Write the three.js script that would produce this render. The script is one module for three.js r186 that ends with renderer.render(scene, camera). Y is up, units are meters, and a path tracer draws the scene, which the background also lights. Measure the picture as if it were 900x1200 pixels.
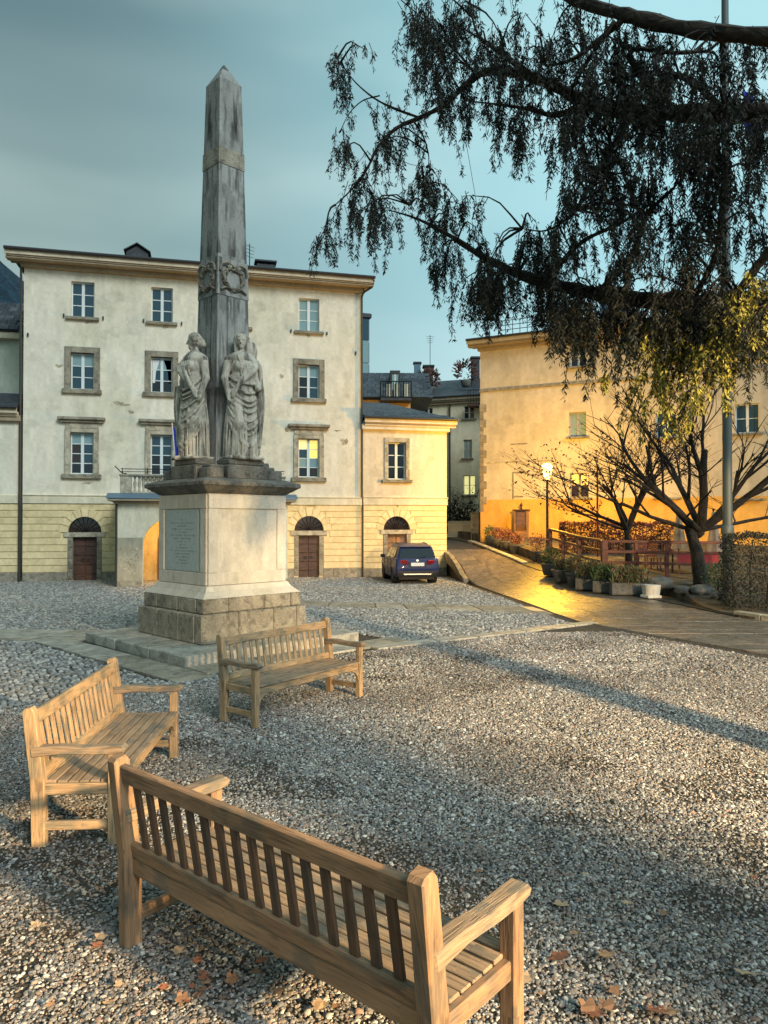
import * as THREE from 'three';
import { RoundedBoxGeometry } from 'three/addons/geometries/RoundedBoxGeometry.js';
import { mergeGeometries, mergeVertices, toCreasedNormals } from 'three/addons/utils/BufferGeometryUtils.js';
import { MarchingCubes } from 'three/addons/objects/MarchingCubes.js';

// ---------------------------------------------------------------- camera, sky, sun, exposure
const scene = new THREE.Scene();
const FPX = 867, EYE = 2.1;                          // focal length in photo pixels, eye height
const camera = new THREE.PerspectiveCamera(2 * Math.atan(600 / FPX) * 180 / Math.PI, 0.75, 0.1, 2000);
camera.position.set(0, EYE, 0);
camera.rotation.x = Math.atan(12 / FPX);
camera.updateMatrixWorld(true);
const renderer = new THREE.WebGLRenderer({ antialias: true });
renderer.setSize(768, 1024);
renderer.toneMapping = THREE.LinearToneMapping;
renderer.toneMappingExposure = 1.6;
renderer.shadowMap.enabled = true;

// seeded random numbers and tileable noise
function rng(seed) { let a = seed >>> 0; return () => { a |= 0; a = a + 0x6D2B79F5 | 0; let t = Math.imul(a ^ a >>> 15, 1 | a); t = t + Math.imul(t ^ t >>> 7, 61 | t) ^ t; return ((t ^ t >>> 14) >>> 0) / 4294967296; }; }
const R0 = rng(11);
const rr = (a, b, r = R0) => a + (b - a) * r();
function h2(x, y, s) { let n = Math.imul(x, 374761393) + Math.imul(y, 668265263) + Math.imul(s, 974711); n = Math.imul(n ^ n >>> 13, 1274126177); return ((n ^ n >>> 16) >>> 0) / 4294967296; }
function vn(x, y, per, s) {
  const xi = Math.floor(x), yi = Math.floor(y), fx = x - xi, fy = y - yi, w = v => ((v % per) + per) % per;
  const sx = fx * fx * (3 - 2 * fx), sy = fy * fy * (3 - 2 * fy);
  const a = h2(w(xi), w(yi), s), b = h2(w(xi + 1), w(yi), s), c = h2(w(xi), w(yi + 1), s), d = h2(w(xi + 1), w(yi + 1), s);
  return a + (b - a) * sx + (c - a) * sy + (a - b - c + d) * sx * sy;
}
function fbm(u, v, per, oct, s) { let t = 0, a = 0.5, n = 0, p = per; for (let i = 0; i < oct; i++) { t += a * vn(u * p, v * p, p, s + i); n += a; a *= 0.5; p *= 2; } return t / n; }
const clamp = (x, a = 0, b = 1) => Math.min(b, Math.max(a, x));
const smooth = (a, b, x) => { const t = clamp((x - a) / (b - a)); return t * t * (3 - 2 * t); };
const mix = (a, b, t) => a + (b - a) * t;
const mix3 = (a, b, t) => [mix(a[0], b[0], t), mix(a[1], b[1], t), mix(a[2], b[2], t)];

// the dusk sky: teal, thin cloud, a paler cyan side over the road
{
  const W = 1024, H = 512, d = new Float32Array(W * H * 4);
  for (let j = 0; j < H; j++) for (let i = 0; i < W; i++) {
    const ph = ((i + 0.5) / W - 0.5) * 2 * Math.PI, th = ((j + 0.5) / H - 0.5) * Math.PI;
    const x = Math.cos(ph) * Math.cos(th), y = Math.sin(th), z = Math.sin(ph) * Math.cos(th);
    const az = Math.atan2(x, -z);                                    // 0 straight ahead, + to the right
    const u = (i + 0.5) / W, v = (j + 0.5) / H;
    const cyan = smooth(-0.45, 0.35, az) * (1 - smooth(1.7, 2.9, Math.abs(az)) * 0.5);
    let c = mix3([0.080, 0.142, 0.165], [0.24, 0.46, 0.51], cyan * (1 - 0.35 * smooth(0.55, 1.3, th)));
    c = mix3(c, mix3([0.225, 0.32, 0.305], [0.29, 0.47, 0.515], cyan), 1 - smooth(-0.02, 0.62, th));
    const cl = fbm(u + 0.03 * fbm(u, v, 6, 3, 5), v * 1.8, 10, 5, 21), c2 = fbm(u * 1.0, v * 3, 5, 4, 77);
    const k = smooth(0.42, 0.7, cl) * 0.5 + smooth(0.42, 0.68, c2) * 0.34;
    c = mix3(c, mix3([0.25, 0.335, 0.325], [0.36, 0.54, 0.57], cyan), k);
    const o = (j * W + i) * 4; d[o] = c[0]; d[o + 1] = c[1]; d[o + 2] = c[2]; d[o + 3] = 1;
  }
  const t = new THREE.DataTexture(d, W, H, THREE.RGBAFormat, THREE.FloatType);
  t.mapping = THREE.EquirectangularReflectionMapping; t.magFilter = t.minFilter = THREE.LinearFilter; t.wrapS = THREE.RepeatWrapping; t.needsUpdate = true;
  scene.background = t; scene.environment = t;
}
const sun = new THREE.DirectionalLight(new THREE.Color().setRGB(0.95, 0.985, 1.0), 1.3);   // the last daylight through cloud, from behind the camera
sun.position.set(32, 38, 26); sun.target.position.set(0, 0, -16);
sun.castShadow = true; sun.shadow.radius = 45; sun.shadow.mapSize.set(2048, 2048);
Object.assign(sun.shadow.camera, { left: -40, right: 40, top: 40, bottom: -40, near: 1, far: 140 });
scene.add(sun, sun.target);

// ---------------------------------------------------------------- helpers
const taken = {};
function numbered(n) { if (!(n in taken)) { taken[n] = 0; return n; } return n + '_' + String(++taken[n]).padStart(3, '0'); }
function thing(name, label, category, pos = [0, 0, 0], turn = 0, group) {
  const o = new THREE.Group(); o.name = numbered(name); o.position.set(...pos); o.rotation.y = turn;
  o.userData = { label, category }; if (group) o.userData.group = group; scene.add(o); return o;
}
function copyOf(root, pos, turn, label, group) {
  const r = root.clone(); r.name = numbered(root.name.replace(/_\d{3}$/, '')); r.position.set(...pos); r.rotation.y = turn;
  r.userData = { ...root.userData }; if (label) r.userData.label = label; if (group) r.userData.group = group; scene.add(r); return r;
}
function part(name, geo, mat, parent) { const m = new THREE.Mesh(Array.isArray(geo) ? merge(geo) : geo, mat); m.name = name; parent.add(m); return m; }
function solo(name, geo, mat, label, category, group) { const m = part(numbered(name), geo, mat, scene); m.userData = { label, category }; if (group) m.userData.group = group; return m; }
function struct(name, geo, mat) { const m = part(numbered(name), geo, mat, scene); m.userData = { kind: 'structure', label: name.replace(/_/g, ' ') }; return m; }
function merge(list) {
  const l = list.map(g => { let q = g.index ? g.toNonIndexed() : g; if (!q.attributes.normal) q.computeVertexNormals(); if (!q.attributes.uv) q.setAttribute('uv', new THREE.BufferAttribute(new Float32Array(q.attributes.position.count * 2), 2)); for (const k of Object.keys(q.attributes)) if (!['position', 'normal', 'uv', 'color'].includes(k)) q.deleteAttribute(k); return q; });
  return mergeGeometries(l);
}
// uv in metres from the side a face looks to
function uvBox(g, ox = 0, oy = 0, swap = false) {
  if (!g.attributes.normal) g.computeVertexNormals();
  const p = g.attributes.position, n = g.attributes.normal, uv = new Float32Array(p.count * 2);
  for (let i = 0; i < p.count; i++) {
    const ax = Math.abs(n.getX(i)), ay = Math.abs(n.getY(i)), az = Math.abs(n.getZ(i));
    let u, v;
    if (ay > ax && ay > az) { u = p.getX(i); v = p.getZ(i); } else if (ax > az) { u = p.getZ(i); v = p.getY(i); } else { u = p.getX(i); v = p.getY(i); }
    uv[2 * i] = (swap ? v : u) + ox; uv[2 * i + 1] = (swap ? u : v) + oy;
  }
  g.setAttribute('uv', new THREE.BufferAttribute(uv, 2)); return g;
}
function box(w, h, d, x = 0, y = 0, z = 0) { return uvBox(new THREE.BoxGeometry(w, h, d).translate(x, y, z)); }
function span(x0, x1, y0, y1, z0, z1) { return box(x1 - x0, y1 - y0, z1 - z0, (x0 + x1) / 2, (y0 + y1) / 2, (z0 + z1) / 2); }
// a box with bevelled edges (44 triangles)
function bev(w, h, d, b = 0.01) {
  b = Math.min(b, w / 2.1, h / 2.1, d / 2.1);
  const X = w / 2, Y = h / 2, Z = d / 2, q = [], V = (x, y, z) => new THREE.Vector3(x, y, z);
  const quad = (a, b2, c, e) => { const n = new THREE.Vector3().crossVectors(b2.clone().sub(a), c.clone().sub(a)); const m = a.clone().add(c); if (n.dot(m) < 0) [b2, e] = [e, b2]; q.push(a, b2, c, a, c, e); };
  const tri = (a, b2, c) => { const n = new THREE.Vector3().crossVectors(b2.clone().sub(a), c.clone().sub(a)); if (n.dot(a) < 0) [b2, c] = [c, b2]; q.push(a, b2, c); };
  for (const s of [-1, 1]) {
    quad(V(s * X, -Y + b, -Z + b), V(s * X, Y - b, -Z + b), V(s * X, Y - b, Z - b), V(s * X, -Y + b, Z - b));
    quad(V(-X + b, s * Y, -Z + b), V(X - b, s * Y, -Z + b), V(X - b, s * Y, Z - b), V(-X + b, s * Y, Z - b));
    quad(V(-X + b, -Y + b, s * Z), V(X - b, -Y + b, s * Z), V(X - b, Y - b, s * Z), V(-X + b, Y - b, s * Z));
    for (const t of [-1, 1]) {
      quad(V(s * X, t * (Y - b), -Z + b), V(s * X, t * (Y - b), Z - b), V(s * (X - b), t * Y, Z - b), V(s * (X - b), t * Y, -Z + b));
      quad(V(s * X, -Y + b, t * (Z - b)), V(s * X, Y - b, t * (Z - b)), V(s * (X - b), Y - b, t * Z), V(s * (X - b), -Y + b, t * Z));
      quad(V(-X + b, s * Y, t * (Z - b)), V(X - b, s * Y, t * (Z - b)), V(X - b, s * (Y - b), t * Z), V(-X + b, s * (Y - b), t * Z));
      for (const r of [-1, 1]) tri(V(s * X, t * (Y - b), r * (Z - b)), V(s * (X - b), t * Y, r * (Z - b)), V(s * (X - b), t * (Y - b), r * Z));
    }
  }
  const g = new THREE.BufferGeometry().setFromPoints(q); g.computeVertexNormals(); return uvBox(g);
}
function bspan(x0, x1, y0, y1, z0, z1, b = 0.015) { return uvBox(bev(x1 - x0, y1 - y0, z1 - z0, b).translate((x0 + x1) / 2, (y0 + y1) / 2, (z0 + z1) / 2)); }
// tapered tube along points
function tube(pts, radii, seg = 6, cap = true) {
  const P = pts.map(p => p.isVector3 ? p : new THREE.Vector3(...p)), pos = [], idx = [], uv = [];
  let N = new THREE.Vector3(0.3, 0.2, 1); let len = 0;
  P.forEach((p, i) => {
    const t = (P[Math.min(i + 1, P.length - 1)].clone().sub(P[Math.max(i - 1, 0)])).normalize();
    N = N.sub(t.clone().multiplyScalar(N.dot(t))); if (N.lengthSq() < 1e-6) N.set(1, 0, 0).sub(t.clone().multiplyScalar(t.x)); N.normalize();
    const B = new THREE.Vector3().crossVectors(t, N), r = Array.isArray(radii) ? radii[i] : radii;
    if (i) len += p.distanceTo(P[i - 1]);
    for (let k = 0; k <= seg; k++) { const a = k / seg * 2 * Math.PI, c = Math.cos(a) * r, s = Math.sin(a) * r; pos.push(p.x + N.x * c + B.x * s, p.y + N.y * c + B.y * s, p.z + N.z * c + B.z * s); uv.push(k / seg * 6.28 * r, len); }
  });
  for (let i = 0; i < P.length - 1; i++) for (let k = 0; k < seg; k++) { const a = i * (seg + 1) + k, b = a + seg + 1; idx.push(a, a + 1, b, b, a + 1, b + 1); }
  if (cap) for (const [row, fl] of [[0, 1], [P.length - 1, 0]]) { const c = pos.length / 3; pos.push(P[row].x, P[row].y, P[row].z); uv.push(0, 0); for (let k = 0; k < seg; k++) { const a = row * (seg + 1) + k; fl ? idx.push(c, a + 1, a) : idx.push(c, a, a + 1); } }
  const g = new THREE.BufferGeometry(); g.setAttribute('position', new THREE.Float32BufferAttribute(pos, 3)); g.setAttribute('uv', new THREE.Float32BufferAttribute(uv, 2)); g.setIndex(idx); g.computeVertexNormals(); return g;
}
function curve(pts, n = 12) { return new THREE.CatmullRomCurve3(pts.map(p => p.isVector3 ? p : new THREE.Vector3(...p))).getPoints(n); }
function lathe(prof, seg = 16) { return new THREE.LatheGeometry(prof.map(p => new THREE.Vector2(...p)), seg); }
function extr(shape, depth, bevel = 0, curveSegments = 10) { return new THREE.ExtrudeGeometry(shape, { depth, bevelEnabled: bevel > 0, bevelSize: bevel, bevelThickness: bevel, bevelSegments: 1, curveSegments }); }
function poly(pts) { const s = new THREE.Shape(); pts.forEach((p, i) => i ? s.lineTo(...p) : s.moveTo(...p)); s.closePath(); return s; }
// leaves: one mesh out of many small folded blades; each {p, d (direction), l, w, c}
function leafMesh(list) {
  const n = list.length, pos = new Float32Array(n * 12), col = new Float32Array(n * 12), idx = new Uint32Array(n * 6);
  const d = new THREE.Vector3(), s = new THREE.Vector3(), up = new THREE.Vector3();
  list.forEach((q, i) => {
    d.copy(q.d).normalize(); up.set(q.rx ?? Math.sin(i * 12.9898), q.ry ?? Math.sin(i * 78.233), Math.cos(i * 37.719)); s.crossVectors(d, up).normalize().multiplyScalar(q.w / 2);
    const t = new THREE.Vector3().crossVectors(s, d).normalize().multiplyScalar(q.w * 0.25), m = q.p.clone().addScaledVector(d, q.l * 0.45), e = q.p.clone().addScaledVector(d, q.l);
    [q.p, m.clone().add(s).add(t), e, m.clone().sub(s).add(t)].forEach((v, k) => { pos[i * 12 + k * 3] = v.x; pos[i * 12 + k * 3 + 1] = v.y; pos[i * 12 + k * 3 + 2] = v.z; col[i * 12 + k * 3] = q.c[0]; col[i * 12 + k * 3 + 1] = q.c[1]; col[i * 12 + k * 3 + 2] = q.c[2]; });
    idx.set([i * 4, i * 4 + 1, i * 4 + 2, i * 4, i * 4 + 2, i * 4 + 3], i * 6);
  });
  const g = new THREE.BufferGeometry(); g.setAttribute('position', new THREE.BufferAttribute(pos, 3)); g.setAttribute('color', new THREE.BufferAttribute(col, 3)); g.setIndex(new THREE.BufferAttribute(idx, 1)); g.computeVertexNormals(); return g;
}
// ---------------------------------------------------------------- from photo pixels to places
const camInv = camera.quaternion.clone();
function ray(px, py) { return new THREE.Vector3((px - 450) / FPX, (600 - py) / FPX, -1).applyQuaternion(camInv); }
function at(px, py, depth) { const d = ray(px, py); return d.multiplyScalar(depth / -d.z).add(camera.position); }   // depth along -z
function onPlane(frame) {   // (px, py, off) -> [u, v] on the plane z = off of that frame
  frame.updateMatrixWorld(true); const inv = frame.matrixWorld.clone().invert();
  const o = camera.position.clone().applyMatrix4(inv);
  return (px, py, off = 0) => { const d = ray(px, py).transformDirection(inv); const t = (off - o.z) / d.z; return [o.x + d.x * t, o.y + d.y * t]; };
}
const lut = T => z => { if (z <= T[0][0]) return T[0][1]; for (let i = 1; i < T.length; i++) if (z <= T[i][0]) return mix(T[i - 1][1], T[i][1], (z - T[i - 1][0]) / (T[i][0] - T[i - 1][0])); return T[T.length - 1][1]; };
const squareY = (x, z) => -0.4 * smooth(9, 36, -z) - 0.02 * vn(x * 0.4 + 50, z * 0.4 + 50, 256, 3);
const roadY = lut([[-60, 1.7], [-50, 1.45], [-40, 1.0], [-36, 0.78], [-32, 0.5], [-28, 0.14], [-26, -0.04], [-24, -0.15], [-20, -0.115], [-16, -0.055], [-12, 0.015], [-6, 0.03], [10, 0.03]]);
const roadYL = lut([[-60, 1.7], [-50, 1.45], [-40, 1.0], [-36, 0.78], [-33.5, 0.52], [-31.8, 0.22], [-30, -0.16], [-28, -0.26], [-24, -0.2], [-20, -0.125], [-16, -0.06], [-12, 0.015], [-6, 0.03], [10, 0.03]]);
const roadL = lut([[-60, -7], [-50, -2], [-42, 1.4], [-36, 3.0], [-32.3, 3.3], [-28.2, 3.45], [-20.7, 3.95], [-16.2, 4.2], [-11.7, 6.05], [-6, 9.2], [0, 13.5], [8, 20]]);
const roadR = lut([[-60, -3], [-50, 2.0], [-40, 4.7], [-35, 5.15], [-30.2, 5.75], [-24.7, 7.1], [-21.7, 7.75], [-16.9, 8.1], [-13.5, 9.4], [-9, 12.2], [0, 18], [8, 25]]);
const gardenY = (z) => roadY(z) + 0.05 + 0.34 * smooth(17.5, 23.5, -z);
function onGround(px, py) { const d = ray(px, py); let t = EYE / -d.y; for (let i = 0; i < 12; i++) { const p = d.clone().multiplyScalar(t).add(camera.position); t += (p.y - squareY(p.x, p.z)) / -d.y; } return d.multiplyScalar(t).add(camera.position); }

// ---------------------------------------------------------------- textures and materials
function tex(size, f, srgb = true) {
  const d = new Uint8Array(size * size * 4);
  for (let j = 0; j < size; j++) for (let i = 0; i < size; i++) { const c = f((i + 0.5) / size, (j + 0.5) / size), o = (j * size + i) * 4; if (typeof c === 'number') { d[o] = d[o + 1] = d[o + 2] = clamp(c) * 255; } else { d[o] = clamp(c[0]) * 255; d[o + 1] = clamp(c[1]) * 255; d[o + 2] = clamp(c[2]) * 255; } d[o + 3] = 255; }
  const t = new THREE.DataTexture(d, size, size); t.wrapS = t.wrapT = THREE.RepeatWrapping; t.magFilter = THREE.LinearFilter; t.minFilter = THREE.LinearMipmapLinearFilter; t.generateMipmaps = true;
  if (srgb) t.colorSpace = THREE.SRGBColorSpace; t.needsUpdate = true; return t;
}
const rep = (t, sx, sy = sx) => { const c = t.clone(); c.repeat.set(1 / sx, 1 / sy); c.needsUpdate = true; return c; };
const lin = (r, g, b) => new THREE.Color().setRGB(r, g, b);
const std = (c, roughness = 0.85, o = {}) => new THREE.MeshStandardMaterial({ color: Array.isArray(c) ? lin(...c) : c, roughness, ...o });
const phy = (c, roughness, o = {}) => new THREE.MeshPhysicalMaterial({ color: lin(...c), roughness, ...o });
// plaster: cloudy patches, specks and a few damp runs
const T_plaster = tex(512, (u, v) => { const a = fbm(u, v, 4, 6, 1), b = fbm(u, v, 48, 3, 9), s = fbm(u, v * 0.25, 24, 3, 14); const d = smooth(0.58, 0.75, fbm(u, v, 9, 5, 31)); const k = 0.88 + 0.16 * (a - 0.4) + 0.08 * (b - 0.5) + 0.12 * (s - 0.5) - 0.05 * d; return [k * 1.02, k, k * (0.97 + 0.06 * (a - 0.5))]; });
const T_plasterB = tex(512, (u, v) => 0.5 + 0.5 * (fbm(u, v, 40, 4, 3) - 0.5) + 0.3 * (fbm(u, v, 8, 3, 6) - 0.5), false);
// stone: mottled, dark lichen, pits
const T_stone = tex(512, (u, v) => { const a = fbm(u, v, 5, 6, 41), b = fbm(u, v, 64, 3, 42), l = smooth(0.5, 0.66, fbm(u, v, 12, 5, 47)); const k = 0.72 + 0.34 * (a - 0.45) + 0.22 * (b - 0.5) - 0.12 * l; return [k * 1.03, k, k * 0.94]; });
const T_stoneB = tex(512, (u, v) => 0.5 + 0.6 * (fbm(u, v, 40, 4, 43) - 0.5) + 0.5 * (fbm(u, v, 10, 4, 44) - 0.5), false);
// marble of the monument: rain streaks of black crust running down
const T_streak = tex(512, (u, v) => { const s = fbm(u, v * 0.25, 16, 5, 51), a = fbm(u, v, 6, 6, 52), b = fbm(u, v, 60, 3, 53), bl = smooth(0.52, 0.7, fbm(u, v, 9, 5, 58)); const k = 0.8 + 0.26 * (a - 0.5) + 0.12 * (b - 0.5) - 0.34 * smooth(0.5, 0.74, s) - 0.14 * bl; return [k * 1.01, k * 1.0, k * 0.97]; });
const T_wood = tex(1024, (u, v) => { const w = fbm(u, v, 3, 3, 61), g = fbm(u * 0.125, v + w * 0.03, 72, 4, 62), f = fbm(u * 0.0625, v, 160, 2, 63), st = smooth(0.5, 0.68, fbm(u * 0.5, v, 12, 6, 65)), cr = smooth(0.7, 0.76, fbm(u * 0.0625, v, 96, 2, 69)); const k = 0.8 + 0.14 * (g - 0.5) + 0.18 * (f - 0.5) + 0.16 * (w - 0.5) - 0.13 * cr; return mix3([k * 1.05, k * 0.98, k * 0.9], [k * 0.78, k * 0.82, k * 0.84], st * 0.75); });
const T_woodB = tex(512, (u, v) => 0.6 * fbm(u * 0.0625, v, 96, 3, 63) + 0.4 * (1 - smooth(0.66, 0.74, fbm(u * 0.0625, v, 96, 2, 69))), false);
const T_bark = tex(256, (u, v) => 0.6 + 0.7 * (fbm(u, v * 0.375, 16, 5, 71) - 0.5), true);
const T_earth = tex(1024, (u, v) => { const a = fbm(u, v, 6, 6, 81), b = fbm(u, v, 120, 3, 82), c = fbm(u, v, 30, 3, 85); const k = 0.52 + 0.4 * (a - 0.5) + 0.5 * (b - 0.5) + 0.2 * (c - 0.5); return [k * 1.05, k, k * 0.9]; });
const T_earthB = tex(1024, (u, v) => fbm(u, v, 90, 4, 82), false);
const T_slate = tex(256, (u, v) => { const k = 0.55 + 0.5 * (fbm(u, v, 8, 5, 91) - 0.5) + 0.3 * (fbm(u, v, 50, 2, 92) - 0.5); return [k, k * 1.02, k * 1.05]; });

const mapped = (c, t, s, tb, sb, bump, rough = 0.9, o = {}) => std(c, rough, { map: rep(t, s, o.sy ?? s), bumpMap: tb ? rep(tb, sb) : null, bumpScale: bump, ...(o.extra || {}) });
const M = {
  cream: mapped([0.86, 0.84, 0.725], T_plaster, 6, T_plasterB, 2.2, 0.012),
  creamPink: mapped([0.84, 0.77, 0.63], T_plaster, 5, T_plasterB, 2.2, 0.012),
  ochreStone: mapped([0.88, 0.745, 0.45], T_plaster, 3.1, T_plasterB, 1.4, 0.012),
  band: mapped([0.82, 0.78, 0.62], T_plaster, 3.7, T_plasterB, 1.4, 0.01),
  rightWall: mapped([0.68, 0.63, 0.50], T_plaster, 7, T_plasterB, 2.6, 0.012),
  dado: mapped([0.80, 0.47, 0.11], T_plaster, 5, T_plasterB, 2.2, 0.012),
  farWall: mapped([0.96, 0.92, 0.70], T_plaster, 6, T_plasterB, 3, 0.01),
  tealWall: mapped([0.62, 0.70, 0.62], T_plaster, 6, T_plasterB, 3, 0.01),
  porchWall: mapped([0.74, 0.73, 0.60], T_plaster, 3, T_plasterB, 1.5, 0.012),
  porchGrey: mapped([0.42, 0.41, 0.33], T_plaster, 2, T_plasterB, 1.2, 0.015),
  trim: mapped([0.72, 0.70, 0.60], T_stone, 1.7, T_stoneB, 1, 0.006),
  trimDark: mapped([0.47, 0.455, 0.395], T_stone, 1.7, T_stoneB, 1, 0.006),
  greyStone: mapped([0.48, 0.46, 0.40], T_stone, 1.5, T_stoneB, 0.9, 0.01),
  monument: mapped([0.44, 0.45, 0.445], T_streak, 1.3, T_stoneB, 0.8, 0.01, 0.85, { sy: 3.4 }),
  monumentPale: mapped([0.66, 0.64, 0.575], T_plaster, 2.2, T_stoneB, 0.9, 0.01, 0.85, { sy: 3 }),
  monumentDark: mapped([0.48, 0.465, 0.41], T_stone, 1.1, T_stoneB, 0.8, 0.02),
  crust: mapped([0.27, 0.27, 0.26], T_stone, 1.1, T_stoneB, 0.8, 0.02),
  tablet: mapped([0.66, 0.69, 0.67], T_plaster, 1.5, T_stoneB, 0.7, 0.003, 0.6),
  statue: mapped([0.74, 0.70, 0.61], T_streak, 1.0, T_stoneB, 0.5, 0.006, 0.85, { sy: 1.6 }),
  paving: mapped([0.62, 0.62, 0.58], T_stone, 1.4, T_stoneB, 0.8, 0.008, 0.6),
  slate: mapped([0.2, 0.22, 0.24], T_slate, 1.2, T_stoneB, 0.5, 0.01, 0.6),
  slateDark: mapped([0.11, 0.12, 0.14], T_slate, 1.2, T_stoneB, 0.5, 0.01, 0.6),
  lead: std([0.12, 0.2, 0.27], 0.45, { metalness: 0.3 }),
  gutter: std([0.06, 0.06, 0.065], 0.5, { metalness: 0.5 }),
  pipe: std([0.07, 0.065, 0.06], 0.5, { metalness: 0.4 }),
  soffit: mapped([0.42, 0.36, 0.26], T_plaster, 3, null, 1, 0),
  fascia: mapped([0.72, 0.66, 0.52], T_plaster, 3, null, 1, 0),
  frame: std([0.66, 0.70, 0.68], 0.6),
  paneBlue: phy([0.018, 0.05, 0.075], 0.06, { ior: 1.65 }),  // blue of the reflected sky put into the base colour
  paneDark: phy([0.008, 0.011, 0.016], 0.05, { ior: 1.6 }),
  paneCurtain: phy([0.22, 0.33, 0.34], 0.1, { ior: 1.6 }),
  paneWarm: phy([0.03, 0.016, 0.01], 0.06, { ior: 1.6 }),
  paneLit: std([0.5, 0.35, 0.1], 0.4, { emissive: lin(1, 0.62, 0.14), emissiveIntensity: 0.75 }),
  paneLitSoft: std([0.5, 0.45, 0.2], 0.4, { emissive: lin(0.85, 0.78, 0.3), emissiveIntensity: 0.55 }),
  doorWood: mapped([0.14, 0.075, 0.06], T_wood, 1, T_woodB, 0.7, 0.004, 0.6),
  doorPale: mapped([0.42, 0.25, 0.14], T_wood, 1, T_woodB, 0.7, 0.004, 0.6),
  iron: std([0.03, 0.03, 0.032], 0.5, { metalness: 0.6 }),
  wood: mapped([0.42, 0.29, 0.185], T_wood, 0.9, T_woodB, 0.5, 0.0014, 0.7),
  woodGrey: mapped([0.42, 0.345, 0.255], T_wood, 0.9, T_woodB, 0.5, 0.003, 0.8),
  woodShade: mapped([0.18, 0.115, 0.075], T_wood, 0.9, T_woodB, 0.5, 0.003, 0.8),  // back slats of the near bench: shade put into the wood colour
  fence: mapped([0.20, 0.06, 0.04], T_wood, 1.2, T_woodB, 0.6, 0.003, 0.55),
  bark: mapped([0.11, 0.085, 0.06], T_bark, 0.6, T_bark, 0.5, 0.03, 0.95),
  barkDark: mapped([0.06, 0.047, 0.036], T_bark, 0.5, T_bark, 0.4, 0.03, 0.95),
  leaf: std([1, 1, 1], 0.75, { vertexColors: true, side: THREE.DoubleSide }),
  earth: mapped([0.30, 0.28, 0.24], T_earth, 2.3, T_earthB, 1.7, 0.03, 0.95),
  road: mapped([0.26, 0.23, 0.20], T_stone, 1.9, T_stoneB, 0.7, 0.014, 0.75, { extra: { roughnessMap: rep(T_stoneB, 1.3) } }),
  roadB: mapped([0.33, 0.28, 0.23], T_stone, 1.5, T_stoneB, 0.6, 0.014, 0.65, { extra: { roughnessMap: rep(T_stoneB, 1.1) } }),
  roadC: mapped([0.21, 0.19, 0.17], T_stone, 1.7, T_stoneB, 0.8, 0.014, 0.85, { extra: { roughnessMap: rep(T_stoneB, 1.5) } }),
  asphalt: mapped([0.13, 0.12, 0.11], T_earth, 1.9, T_earthB, 1, 0.006, 0.6),
  pot: mapped([0.19, 0.20, 0.205], T_stone, 0.8, T_stoneB, 0.5, 0.004, 0.8),
  whitePot: mapped([0.75, 0.77, 0.75], T_plaster, 1, null, 1, 0, 0.6),
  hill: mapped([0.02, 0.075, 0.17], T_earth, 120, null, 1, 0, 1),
  scar: mapped([0.66, 0.62, 0.48], T_stone, 0.7, T_stoneB, 0.5, 0.01),
  white: std([0.75, 0.75, 0.72], 0.6),
};
M.earth.color.setRGB(0.17, 0.155, 0.13);
M.hill.color.setRGB(0.03, 0.11, 0.22);  // blue of the far air, painted into the hill
// ---------------------------------------------------------------- the ground
{
  const xs = [-500, -250, -120, -70], zs = [-700, -350, -180, -110, -80];
  for (let x = -45; x <= 45; x += 0.75) xs.push(x); xs.push(70, 120, 250, 500);
  for (let z = -60; z <= 14; z += 0.75) zs.push(z); zs.push(30, 60, 120, 300);
  const pos = [], uv = [], idx = [];
  zs.forEach(z => xs.forEach(x => { pos.push(x, squareY(x, z), z); uv.push(x, z); }));
  const w = xs.length;
  for (let j = 0; j < zs.length - 1; j++) for (let i = 0; i < w - 1; i++) { const a = j * w + i; idx.push(a, a + w, a + 1, a + 1, a + w, a + w + 1); }
  const g = new THREE.BufferGeometry(); g.setAttribute('position', new THREE.Float32BufferAttribute(pos, 3)); g.setAttribute('uv', new THREE.Float32BufferAttribute(uv, 2)); g.setIndex(idx); g.computeVertexNormals();
  struct('ground', g, M.earth);
}
// a solid strip between two edges: list of [xl, xr, y, z], with skirts down to y - h
function strip(rows, h = 0.6) {
  const pos = [], uv = [], q = (a, b, c, d) => { for (const p of [a, b, c, a, c, d]) { pos.push(...p); uv.push(p[0], p[2] + p[1]); } };
  for (let i = 0; i < rows.length - 1; i++) {
    const [l0, r0, y0, z0, a0 = y0] = rows[i], [l1, r1, y1, z1, a1 = y1] = rows[i + 1];
    q([l0, a0, z0], [l1, a1, z1], [r1, y1, z1], [r0, y0, z0]);
    q([l0, a0 - h, z0], [l1, a1 - h, z1], [l1, a1, z1], [l0, a0, z0]);
    q([r0, y0, z0], [r1, y1, z1], [r1, y1 - h, z1], [r0, y0 - h, z0]);
  }
  const g = new THREE.BufferGeometry(); g.setAttribute('position', new THREE.Float32BufferAttribute(pos, 3)); g.setAttribute('uv', new THREE.Float32BufferAttribute(uv, 2)); g.computeVertexNormals(); return g;
}
const road = (() => {
  const rows = []; for (let z = 6; z >= -60; z -= 0.5) rows.push([roadL(z), roadR(z), roadY(z) - 0.035, z, roadYL(z) - 0.035]);
  return struct('road', strip(rows, 1.2), M.asphalt);
})();
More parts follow.
